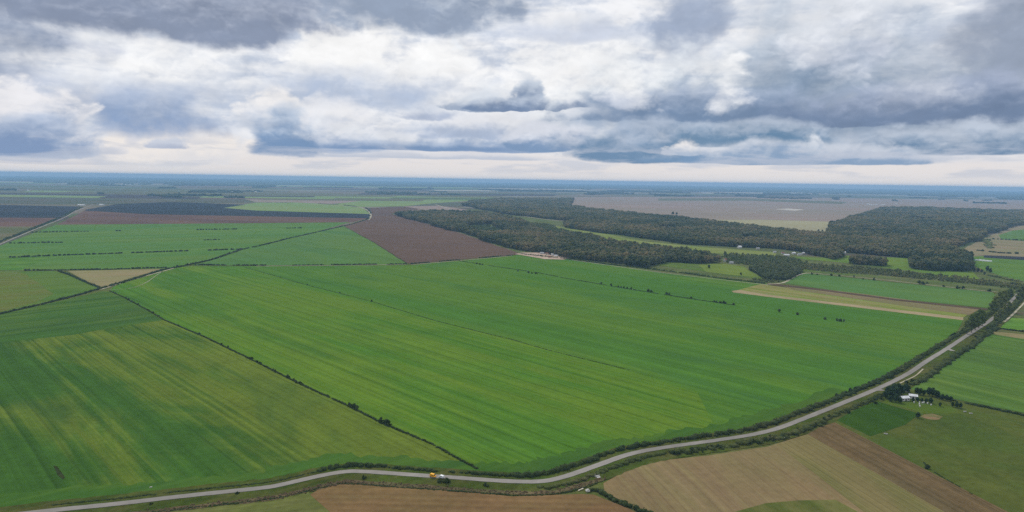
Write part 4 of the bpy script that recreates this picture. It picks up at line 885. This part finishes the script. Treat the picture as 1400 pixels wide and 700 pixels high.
W1 = (536, 293, 600, 290.5, 660, 292, 700, 300, 716, 306, 745, 320, 790, 324, 850, 336, 900, 345, 955, 351, 985, 360, 955, 362, 915, 359, 893, 363, 890, 366.5, 800, 355, 770, 351.5, 740, 347, 712, 344.5, 700, 341, 620, 315.5)
W2 = (634, 280, 646, 275, 680, 271.5, 720, 271.5, 783, 271.5, 778, 282, 810, 287, 860, 292.5, 950, 302, 1030, 313, 1060, 316, 1131, 324, 1134, 310, 1160, 301, 1187, 292, 1212, 285.5, 1260, 286.5, 1340, 289.5, 1400, 292.5, 1560, 303, 1560, 318, 1400, 308, 1372, 314.5, 1345, 325, 1318, 335, 1302, 344, 1318, 353,
      1332, 373, 1290, 372.5, 1247, 368, 1250, 360, 1259, 356, 1150, 345, 1146, 352, 1138, 356, 1105, 349, 1098, 344.5, 1050, 339, 950, 335, 880, 327, 841, 321, 777, 311.5, 766, 308, 792, 302.5, 751, 299, 700, 293.5, 660, 286)
wood('lower_wood', [W1], [(637, 308, 668, 306, 690, 315, 700, 321, 650, 322)], 5.4)
wood('great_wood', [W2], [(700, 285.5, 724, 285.5, 724, 289, 706, 289), (900, 311, 930, 312, 926, 316, 904, 315), (1240, 300, 1280, 302, 1276, 304, 1244, 303), (1010, 326, 1040, 328, 1036, 331, 1014, 330), (1166, 313.5, 1178, 314, 1230, 317, 1228, 319, 1170, 316)], 5.4)
lib3 = bpy.data.collections.new('dark_crown_shapes')
for i in range(3):
    V, F = crown_arrays(6.0, 3.2, 0.3, 10, 90, 0.7); V2, F2 = crown_arrays(6.2, 3.8, 3.6, 7, 40, 0.7); V, F = join((V, F), (V2, F2)); lib3.objects.link(bpy.data.objects.new('crown', tri_mesh('crown', V, F, [F_COPSE])))
NG[lib3.name] = scatter_nodes(lib3)
wood('dark_copse', [(1024, 369, 1040, 366, 1085, 367, 1099, 372, 1078, 383.5, 1048, 383.5)], (), 4.6, lib3, 1.0)
wood('copse', [(1161, 361, 1166, 358.5, 1208, 361, 1212, 364.8)], (), 5.0)
wood('scrub', [SCRUB_BELT, (985, 348, 1060, 350, 1085, 354, 1100, 360, 1000, 360), (716, 305, 745, 305, 765, 312, 800, 320, 850, 334, 800, 325, 745, 319), (850, 332, 960, 345, 985, 352, 900, 345), (1024, 383, 1048, 384, 1070, 385, 1050, 388, 1030, 386),
                (1380, 392, 1480, 398, 1480, 410, 1400, 402), (640, 309, 670, 308, 690, 316, 650, 316)], (), 5.6, lib2, 1.25, 0.9)

# far-off woods under the horizon, standing 12 to 18 m above the plain
def far_woods():
    from mathutils import noise as mn
    V, F = [], []; na, azs = 700, np.linspace(-48, 48, 701)
    rs_ = [4800, 5200, 5700, 6200, 6800, 7400, 8100, 8900, 9800, 10700, 11600, 12500, 13400, 14400, 15500, 16800, 18200, 19800, 21500, 23500, 26000, 29000, 33000, 38000]
    for j, r in enumerate(rs_[:-1]):
        r1 = rs_[j + 1]; thr = 0.36 if r < 7600 else (0.28 if r < 11500 else (-0.5 if r > 15000 else (0.0 if r > 13500 else 0.2)))
        i = 0
        while i < na:
            a = rad(azs[i]); X, Y = r * math.sin(a) / 1400, r * math.cos(a) / 420
            n_ = mn.fractal(Vector((X, Y, 3.3)), 1.0, 2.0, 4)
            if n_ > thr and not (-30 < azs[i] < 30 and r < 5600) and not (azs[i] > 3 and r < 8500):
                a1 = rad(azs[i + 1]); j0, j1 = rng.uniform(-.25, .25), rng.uniform(0.5, .95) if r < 12000 else 1.0
                ra = r + (r1 - r) * j0; rb = r + (r1 - r) * j1; h0 = rng.uniform(10, 19)
                if r < 12000: rb = ra + min(rb - ra, 160)
                k = len(V)
                for rr, hz in ((ra, 0), (ra, h0), (rb, h0), (rb, 0)):
                    for aa in (a, a1): V.append((rr * math.sin(aa), rr * math.cos(aa), hz))
                F += [(k, k + 1, k + 3, k + 2), (k + 2, k + 3, k + 5, k + 4), (k + 4, k + 5, k + 7, k + 6), (k, k + 2, k + 4, k + 6), (k + 1, k + 7, k + 5, k + 3)]
            i += 1
    me = bpy.data.meshes.new('distant_woods'); me.from_pydata(V, [], F); me.materials.append(F_HEDGE); tag(link('distant_woods', me), kind='stuff')
far_woods()
# ------------------------------------------------------------------ buildings, vehicles and small things
WALL_W = plain('white_render', (0.60, 0.58, 0.54), 0.8); WALL_C = plain('cream_render', (0.55, 0.48, 0.38), 0.8); ROOF_W = plain('white_sheet_roof', (0.68, 0.68, 0.68), 0.5, scale=0.6)
ROOF_R = plain('red_tile', (0.24, 0.10, 0.07), 0.8); ROOF_G = plain('grey_sheet_roof', (0.35, 0.36, 0.38), 0.5); DARKM = plain('dark_opening', (0.03, 0.03, 0.035), 0.4); BRICK = plain('brick_wall', (0.32, 0.17, 0.11), 0.9)
CONC = plain('concrete', (0.52, 0.50, 0.46), 0.85); EARTH = plain('heaped_earth', (0.42, 0.33, 0.26), 0.95, scale=0.5); RUST = plain('dark_rusty_metal', (0.10, 0.06, 0.045), 0.8); TIMB = plain('pale_timber', (0.62, 0.56, 0.44), 0.8)
def mesh_obj(name, V, F, mats, parent=None, bevel=0):
    me = bpy.data.meshes.new(name); me.from_pydata(V, [], F)
    for m in (mats if isinstance(mats, list) else [mats]): me.materials.append(m)
    me.update(); o = link(name, me, parent); return o
def box_vf(x0, x1, y0, y1, z0, z1, o_=0):
    V = [(x, y, z) for z in (z0, z1) for x, y in ((x0, y0), (x1, y0), (x1, y1), (x0, y1))]
    F = [(0, 3, 2, 1), (4, 5, 6, 7), (0, 1, 5, 4), (1, 2, 6, 5), (2, 3, 7, 6), (3, 0, 4, 7)]
    return V, [tuple(i + o_ for i in f_) for f_ in F]
def box(name, x0, x1, y0, y1, z0, z1, mat, parent=None):
    V, F = box_vf(x0, x1, y0, y1, z0, z1); return mesh_obj(name, V, F, mat, parent)
def empty(name, loc, rz, label, cat, group=None):
    e = bpy.data.objects.new(name, None); COL.objects.link(e); e.location = loc; e.rotation_euler = (0, 0, rz); tag(e, label, cat, group); return e
def building(name, cat, x, y, L_, W_, h, rh, deg, wall, roof, label, group=None, parts=True, nwin=2):
    p = at(x, y); l, w = L_ / 2, W_ / 2
    def wall_mesh(parent):
        V = [(-l, -w, 0), (l, -w, 0), (l, w, 0), (-l, w, 0), (-l, -w, h), (l, -w, h), (l, w, h), (-l, w, h), (-l, 0, h + rh), (l, 0, h + rh)]
        return mesh_obj('wall', V, [(0, 1, 5, 4), (2, 3, 7, 6), (1, 2, 6, 9, 5), (3, 0, 4, 8, 7), (4, 5, 9, 8), (6, 7, 8, 9)], wall, parent)
    e = empty(name, (p[0], p[1], 0.2), rad(deg), label, cat, group)
    wall_mesh(e); o_ = 0.35; k = rh / w; t_ = 0.14
    V = [(-l - o_, -w - o_, h - k * o_ + .02), (l + o_, -w - o_, h - k * o_ + .02), (l + o_, 0, h + rh + .02), (-l - o_, 0, h + rh + .02), (l + o_, w + o_, h - k * o_ + .02), (-l - o_, w + o_, h - k * o_ + .02)]
    V += [(a, b, c + t_) for a, b, c in V]
    mesh_obj('roof', V, [(0, 3, 2, 1), (3, 5, 4, 2), (6, 7, 8, 9), (9, 8, 10, 11), (0, 1, 7, 6), (4, 5, 11, 10), (1, 2, 8, 7), (2, 4, 10, 8), (3, 0, 6, 9), (5, 3, 9, 11)], roof, e)
    if parts:
        box('door', -l * .2, -l * .2 + min(1.1, L_ * .2), -w - .05, -w + .02, 0, min(2.1, h * .85), DARKM, e)
        for i in range(nwin):
            xx = -l * .75 + i * (l * 1.45) / max(1, nwin - 1) if nwin > 1 else l * .5
            fr = box('window', xx - .5, xx + .5, -w - .04, -w + .02, h * .4, h * .78, DARKM, e)
    return e
building('farm_shed', 'shed', 1236, 547.5, 6.6, 4.2, 2.4, 1.1, 12, WALL_W, ROOF_W, 'left one of the two white roofed farm sheds beside the dark trees')
building('farm_shed', 'shed', 1248, 545.0, 5.8, 3.8, 2.4, 1.1, -22, WALL_W, ROOF_W, 'right one of the two white roofed farm sheds beside the dark trees')
building('farm_shed', 'shed', 1240, 535.5, 3.0, 2.4, 2.0, 0.6, 30, WALL_W, ROOF_G, 'tiny grey hut among the dark trees behind the white sheds', nwin=1)
building('barn', 'barn', 1151, 346.6, 17, 7, 3.5, 1.5, -8, WALL_W, ROOF_W, 'white barn in front of the great wood above the copse', nwin=3)
building('house', 'house', 992, 357.5, 9, 8, 4, 2.5, 25, WALL_W, ROOF_R, 'white house with reddish roof at the end of the bright meadow')
building('shed', 'shed', 1000, 360.5, 8, 6, 3, 1.5, -12, CONC, ROOF_G, 'grey roofed shed beside the white house at the bright meadow')
building('house', 'house', 1011, 339.5, 9, 8, 4, 2.8, 15, WALL_W, ROOF_W, 'white cottage alone before the great wood')
building('house', 'house', 1036, 341.0, 8, 6, 3, 2.0, 5, WALL_C, ROOF_G, 'very small pale hut right of the lone white cottage')
for x, y, L_, W_, lb, rf in ((1059, 346.0, 9, 7, 'leftmost small house of the hamlet under the great wood', ROOF_G), (1070, 347.3, 10, 7, 'reddish roofed house of the hamlet under the great wood', ROOF_R), (1085, 347.5, 11, 8, 'white gabled house in the middle of the hamlet', ROOF_W),
                          (1093, 349.3, 12, 7, 'long low pale house near the right end of the hamlet', ROOF_G), (1098, 347.6, 9, 7, 'rightmost white house of the hamlet beside the wood corner', ROOF_W), (1075, 350.2, 17, 8, 'long pale roofed barn in front of the hamlet', ROOF_W)):
    building('house', 'house', x, y, L_ * .75, W_ * .75, 3.0, 1.8, rng.uniform(-25, 25), WALL_W, rf, lb)
building('house', 'house', 1338, 371.5, 8, 7, 3.4, 2.2, 10, WALL_C, ROOF_R, 'small cream house under the round trees right of the wood')
for i, (x, y) in enumerate(((1337, 356.2), (1342, 356.7), (1347, 357.2), (1351, 357.6))):
    # polythene tunnels: half-round sheets
    p = at(x, y); V, F = [], []; l, r_, n = 7.0, 2.6, 10
    for s_ in (-l, l):
        for k in range(n + 1):
            a = math.pi * k / n; V.append((s_, r_ * math.cos(a), r_ * math.sin(a)))
    for k in range(n): F.append((k, k + 1, n + 2 + k, n + 1 + k))
    F += [tuple(range(n + 1)), tuple(reversed(range(n + 1, 2 * n + 2)))]
    o = mesh_obj('polytunnel', V, F, ROOF_W); o.location = (p[0], p[1], .25); o.rotation_euler = (0, 0, rad(-6))
    tag(o, 'white polythene tunnel in the meadow right of the wood', 'polytunnel', 'white polythene tunnels in the right meadow')
# the yard at the corner of the brown field
field(px(640, 309, 668, 307.5, 688, 315.5, 696, 320, 652, 320.5), land('clearing_grass', (0.20, 0.19, 0.08), (0.14, 0.19, 0.05), None, D_X, 0.3, 20, 40, 0.9), 3, 0.4)
field(px(704, 347.5, 715, 345.5, 740, 345.5, 772, 349.5, 785, 352.5, 770, 355.2, 745, 354.5, 722, 350.5), land('bare_yard', (0.46, 0.34, 0.27), (0.38, 0.29, 0.21), None, D_X, 0.3, 6, 12, 0.9, 0.25), 1.5, 0.32)
for i, (x, y, L_, W_, h, wl, rf, lb) in enumerate((
        (741, 347.2, 9, 5, 2.8, WALL_W, ROOF_G, 'pale long shed at the back left of the bare farm yard'), (748, 348.2, 7, 5, 3.0, WALL_C, ROOF_R, 'cream house with red roof in the middle of the bare farm yard'),
        (756, 349.2, 8, 5, 2.6, WALL_W, ROOF_W, 'white roofed shed in the middle of the bare farm yard'), (760, 350.8, 7, 4, 2.4, WALL_W, ROOF_W, 'low white shed in front of the white roofed shed in the yard'),
        (765, 350.4, 6, 4, 2.8, WALL_W, ROOF_G, 'grey roofed white shed at the right of the bare farm yard'), (751, 352.2, 5, 3.5, 2.2, BRICK, ROOF_R, 'small brick hut at the front of the bare farm yard'), (780, 352.6, 6, 4, 2.3, WALL_C, ROOF_G, 'small cream shed at the far right end of the bare yard'))):
    building('shed', 'shed', x, y, L_, W_, h, 1.3, rng.uniform(-30, 20), wl, rf, lb, nwin=2)
hm = []
for i in range(3):
    c = npr.uniform(-1.6, 1.6, (5, 3)); c[:, 2] = 0.2; V, F = blobs(c * np.array([1, .7, 1]), npr.uniform(.9, 1.7, (5, 3)), 2, .12); V[:, 2] = np.maximum(V[:, 2], -.1); hm.append(tri_mesh('earth_heap', V, F, [EARTH]))
for x, y in ((716, 347.2), (722, 347.8), (728, 349), (733, 350.6), (727, 347), (736, 348.2), (741, 351.5), (770, 353)):
    p = at(x, y); o = link('earth_heap', rng.choice(hm)); o.location = (p[0], p[1], .3); o.rotation_euler = (0, 0, rng.uniform(0, 6)); s = rng.uniform(.7, 1.2); o.scale = (s, s, s * .9); tag(o, 'pale heap of earth in the bare farm yard', 'heap', 'earth heaps in the bare farm yard')
for x, y, lb in ((752.5, 348.9, 'dark machine left of the white roofed shed in the yard'), (770, 352.6, 'dark machine at the right of the bare farm yard')):
    p = at(x, y); e = empty('farm_machine', (p[0], p[1], .3), .4, lb, 'machine')
    box('body', -2, 1.2, -.9, .9, .6, 1.7, RUST, e); box('cab', .1, 1.1, -.8, .8, 1.7, 2.7, DARKM, e)
    for sx_ in (-1.4, 1.2):
        for sy_ in (-1, 1):
            V, F = tube((sx_, sy_ * .75, .6), (sx_, sy_ * 1.1, .6), .6, .6, 12); k = len(V); V = np.concatenate([V, [[sx_, sy_ * 1.1, .6]]]); F = np.concatenate([F, [[12 + i, 12 + (i + 1) % 12, k] for i in range(12)]])
            link('wheel', tri_mesh('wheel', V, F, [DARKM]), e)

# pale far-off buildings
fb = [(139, 252.8), (150, 253), (165, 253.3), (172, 253.2), (178, 253.4), (208, 249.3), (217, 249.1), (39, 262.8), (109, 281.8), (113, 281.9), (139, 281.4), (1190, 280.6), (1193, 281), (1198, 280.4), (1205, 280.6), (1208, 281), (1280, 268.6), (1284, 268), (1120, 253.6), (560, 252.6), (350, 262), (1225, 279.6), (318, 262), (1187, 279.9)]
for i, (x, y) in enumerate(fb):
    big = y < 256; lb, gr = ('pale building of a far village just under the horizon', 'pale buildings of far villages') if big else ('pale far-off farm building out on the plain', 'pale far-off farm buildings on the plain')
    building('farm_building', 'building', x, y, 34 if big else rng.uniform(16, 26), 18 if big else 11, 8 if big else 5, 4 if big else 2.4, rng.uniform(-15, 15), WALL_W, ROOF_W, lb, gr, parts=False)

# concrete culvert, planks and blocks beside the ditch
p = at(817, 652.5); e = empty('culvert', (p[0], p[1], .3), rad(25), 'grey concrete ditch culvert on the near verge', 'culvert'); e.scale = (.75, .75, .75)
box('headwall', -1.7, 1.7, -.3, .3, 0, 1.2, CONC, e); box('slab', -1.5, 1.5, -2.2, -.31, .1, .35, CONC, e); box('post', -1.9, -1.6, .8, 1.1, 0, 2.0, WALL_W, e)
p = at(794, 670.3); o = box('plank', -2.1, 2.1, -.25, .25, 0, .3, TIMB); o.location = (p[0], p[1], .35); o.rotation_euler = (0, 0, rad(42)); tag(o, 'long pale timber beam lying beside the ditch end', 'beam')
p = at(803.5, 672.5); e = empty('concrete_block', (p[0], p[1], .3), rad(15), 'white concrete block at the end of the dark bottom hedge', 'block')
box('block', -1.1, 1.1, -.7, .7, 0, .9, WALL_W, e); box('cap', -.5, .5, -.5, .5, .902, 1.3, CONC, e)
c = npr.uniform(-.9, .9, (9, 3)); c[:, 2] = .2; V, F = blobs(c, npr.uniform(.25, .5, (9, 3)), 1, .2); p = at(207, 666.5); o = link('stone_pile', tri_mesh('stone_pile', V, F, [CONC])); o.location = (p[0], p[1], .15); o.scale = (.75, .75, .75); tag(o, 'small pile of pale stones in the wheat at the bottom left', 'stone pile')
# white hives and troughs near the farm
for x, y in ((1249.5, 551), (1257, 551.6), (1261, 552), (1263, 551.5), (1268, 552.6), (1257, 554), (1257.5, 556.6), (1273, 554.6)):
    p = at(x, y); e = empty('beehive', (p[0], p[1], .3), rng.uniform(0, 3), 'small white box like a beehive in the grass below the farm sheds', 'beehive', 'small white boxes below the farm sheds')
    box('body', -.4, .4, -.4, .4, 0, .8, WALL_W, e); box('lid', -.46, .46, -.46, .46, .802, .95, ROOF_W, e)
for x, y, lb in ((1211, 594, 'pale trough at the lower corner of the dark green plot'), (1319, 563.5, 'left one of two pale troughs in the pasture'), (1327, 566, 'right one of two pale troughs in the pasture')):
    p = at(x, y); V1, F1 = box_vf(-1.1, 1.1, -.45, .45, .15, .3); parts_ = [(V1, F1)]
    e = empty('trough', (p[0], p[1], .2), rng.uniform(-.4, .4), lb, 'trough')
    V, F = [], []
    for b_ in ((-1.1, 1.1, -.45, .45, .15, .25), (-1.1, 1.1, -.45, -.37, .252, .65), (-1.1, 1.1, .37, .45, .252, .65), (-1.1, -1.02, -.368, .368, .252, .65), (1.02, 1.1, -.368, .368, .252, .65)):
        v_, f_ = box_vf(*b_, len(V)); V += v_; F += f_
    mesh_obj('basin', V, F, CONC, e); V, F = [], []
    for sx_ in (-.9, .75):
        v_, f_ = box_vf(sx_, sx_ + .15, -.4, .4, 0, .148, len(V)); V += v_; F += f_
    mesh_obj('support', V, F, RUST, e)

# the two vehicles on the road
def profile_body(name, prof, w, mat, parent, taper=0.0):
    """side outline (x, z) given width, slightly narrower towards the roof"""
    V = []; n = len(prof); zmax = max(z for _, z in prof)
    for s_ in (-1, 1):
        for x_, z_ in prof: V.append((x_, s_ * w / 2 * (1 - taper * max(0, z_ - .9) / zmax), z_))
    F = [tuple(range(n)), tuple(reversed(range(n, 2 * n)))] + [(i, n + i, n + (i + 1) % n, (i + 1) % n) for i in range(n)]
    o = mesh_obj(name, V, F, mat, parent); bm = bmesh.new(); bm.from_mesh(o.data); bmesh.ops.recalc_face_normals(bm, faces=bm.faces); bmesh.ops.bevel(bm, geom=bm.edges[:], offset=.04, segments=2, affect='EDGES'); bm.to_mesh(o.data); bm.free(); return o
TYRE = plain('tyre_rubber', (0.02, 0.02, 0.02), 0.9); RIM = plain('wheel_rim', (0.45, 0.45, 0.46), 0.4, 0.6)
GLASSM = plain('window_glass', (0.02, 0.025, 0.03), 0.08); LAMPM = plain('headlight_lens', (0.75, 0.75, 0.72), 0.2); TAILM = plain('tail_light_lens', (0.35, 0.02, 0.02), 0.3)
def van(x, y, deg, paint, label, prof, L_, w, wz, glass_side, wind):
    p = at(x, y); e = empty('van', (p[0], p[1], .49), rad(deg), label, 'van')
    profile_body('body', prof, w, paint, e, .12)
    for (a, b, c, d_) in glass_side:
        for s_ in (-1, 1):
            yo = s_ * (w / 2 * .965 + .012); zz = (c, d_)
            o = box('side_window', a, b, min(yo, yo - s_ * .03), max(yo, yo - s_ * .03), c, d_, GLASSM, e)
    (x0, z0), (x1, z1) = wind; V = [(x0, -w * .42, z0), (x0, w * .42, z0), (x1, w * .37, z1), (x1, -w * .37, z1)]; nrm = Vector((z0 - z1, 0, x1 - x0)).normalized() * (-.03 if (x1 - x0) > 0 else .03)
    nrm = Vector((abs(z1 - z0), 0, abs(x1 - x0))).normalized() * .03; V2 = [(a + nrm.x, b, c + nrm.z) for a, b, c in V]
    mesh_obj('windscreen', V + V2, [(0, 3, 2, 1), (4, 5, 6, 7), (0, 1, 5, 4), (1, 2, 6, 5), (2, 3, 7, 6), (3, 0, 4, 7)], GLASSM, e)
    for s_ in (-1, 1):
        box('headlight', L_ / 2 - .06, L_ / 2 + .02, s_ * w * .36 - .14, s_ * w * .36 + .14, .62, .82, LAMPM, e); box('tail_light', -L_ / 2 - .02, -L_ / 2 + .06, s_ * w * .42 - .08, s_ * w * .42 + .08, .8, 1.2, TAILM, e)
    for xx in (-L_ * .31, L_ * .31):
        for s_ in (-1, 1):
            V, F = tube((xx, s_ * (w / 2 - .2), wz), (xx, s_ * (w / 2 + .02), wz), wz, wz, 16); k = len(V); V = np.concatenate([V, [[xx, s_ * (w / 2 + .02), wz], [xx, s_ * (w / 2 - .2), wz]]])
            F = np.concatenate([F, [[16 + i, 16 + (i + 1) % 16, k] for i in range(16)], [[i, (i + 1) % 16, k + 1] for i in range(16)]]); wh = link('wheel', tri_mesh('wheel', V, F, [TYRE]), e)
            V, F = tube((xx, s_ * (w / 2 + .021), wz), (xx, s_ * (w / 2 + .04), wz), wz * .6, wz * .55, 12); k = len(V); V = np.concatenate([V, [[xx, s_ * (w / 2 + .04), wz]]]); F = np.concatenate([F, [[12 + i, 12 + (i + 1) % 12, k] for i in range(12)]]); link('rim', tri_mesh('rim', V, F, [RIM]), wh)
    return e
YEL = plain('yellow_paint', (0.85, 0.42, 0.02), 0.35, var=.02); WPT = plain('white_paint', (0.80, 0.80, 0.80), 0.35, var=.02)
ang = math.degrees(math.atan2(at(625, 654)[1] - at(560, 649.8)[1], at(625, 654)[0] - at(560, 649.8)[0]))
van(592, 653.0, ang - 22, YEL, 'yellow van on the road, left of the white one', [(-1.75, .35), (1.75, .35), (1.78, .85), (1.35, 1.0), (.85, 1.72), (-1.6, 1.78), (-1.78, 1.2)], 3.56, 1.75, .32, ((.1, .8, 1.05, 1.5), (-.9, -.05, 1.05, 1.5)), ((1.33, 1.04), (.90, 1.66)))
van(603.5, 654.3, ang + 150, WPT, 'white van on the road, right of the yellow one', [(-1.65, .35), (1.6, .35), (1.65, .8), (1.2, .98), (.75, 1.55), (-1.45, 1.6), (-1.68, 1.1)], 3.3, 1.65, .3, ((.0, .7, 1.0, 1.4), (-.95, -.1, 1.0, 1.4)), ((1.18, 1.02), (.79, 1.50)))
# ------------------------------------------------------------------ the air
def haze():
    r = R_HOR + 500; z0, z1 = -1.0, CAM_H + 25.0
    me = bpy.data.meshes.new('haze'); n = 96
    vs = [(r * math.cos(2 * math.pi * i / n), r * math.sin(2 * math.pi * i / n), z) for z in (z0, z1) for i in range(n)]
    fs = [tuple(reversed(range(n))), tuple(range(n, 2 * n))] + [(i, (i + 1) % n, n + (i + 1) % n, n + i) for i in range(n)]
    me.from_pydata(vs, [], fs)
    m = bpy.data.materials.new('haze'); m.use_nodes = True; t_ = m.node_tree; t_.nodes.clear()
    v = t_.nodes.new('ShaderNodeVolumePrincipled'); v.inputs['Color'].default_value = HAZE_COL; v.inputs['Density'].default_value = HAZE_D
    v.inputs['Anisotropy'].default_value = 0.0
    o_ = t_.nodes.new('ShaderNodeOutputMaterial'); t_.links.new(v.outputs[0], o_.inputs['Volume'])
    me.materials.append(m); o = link('haze', me); tag(o, kind='stuff')
HAZE_COL = (0.35, 0.61, 0.94, 1); HAZE_D = 1 / 13500
haze()
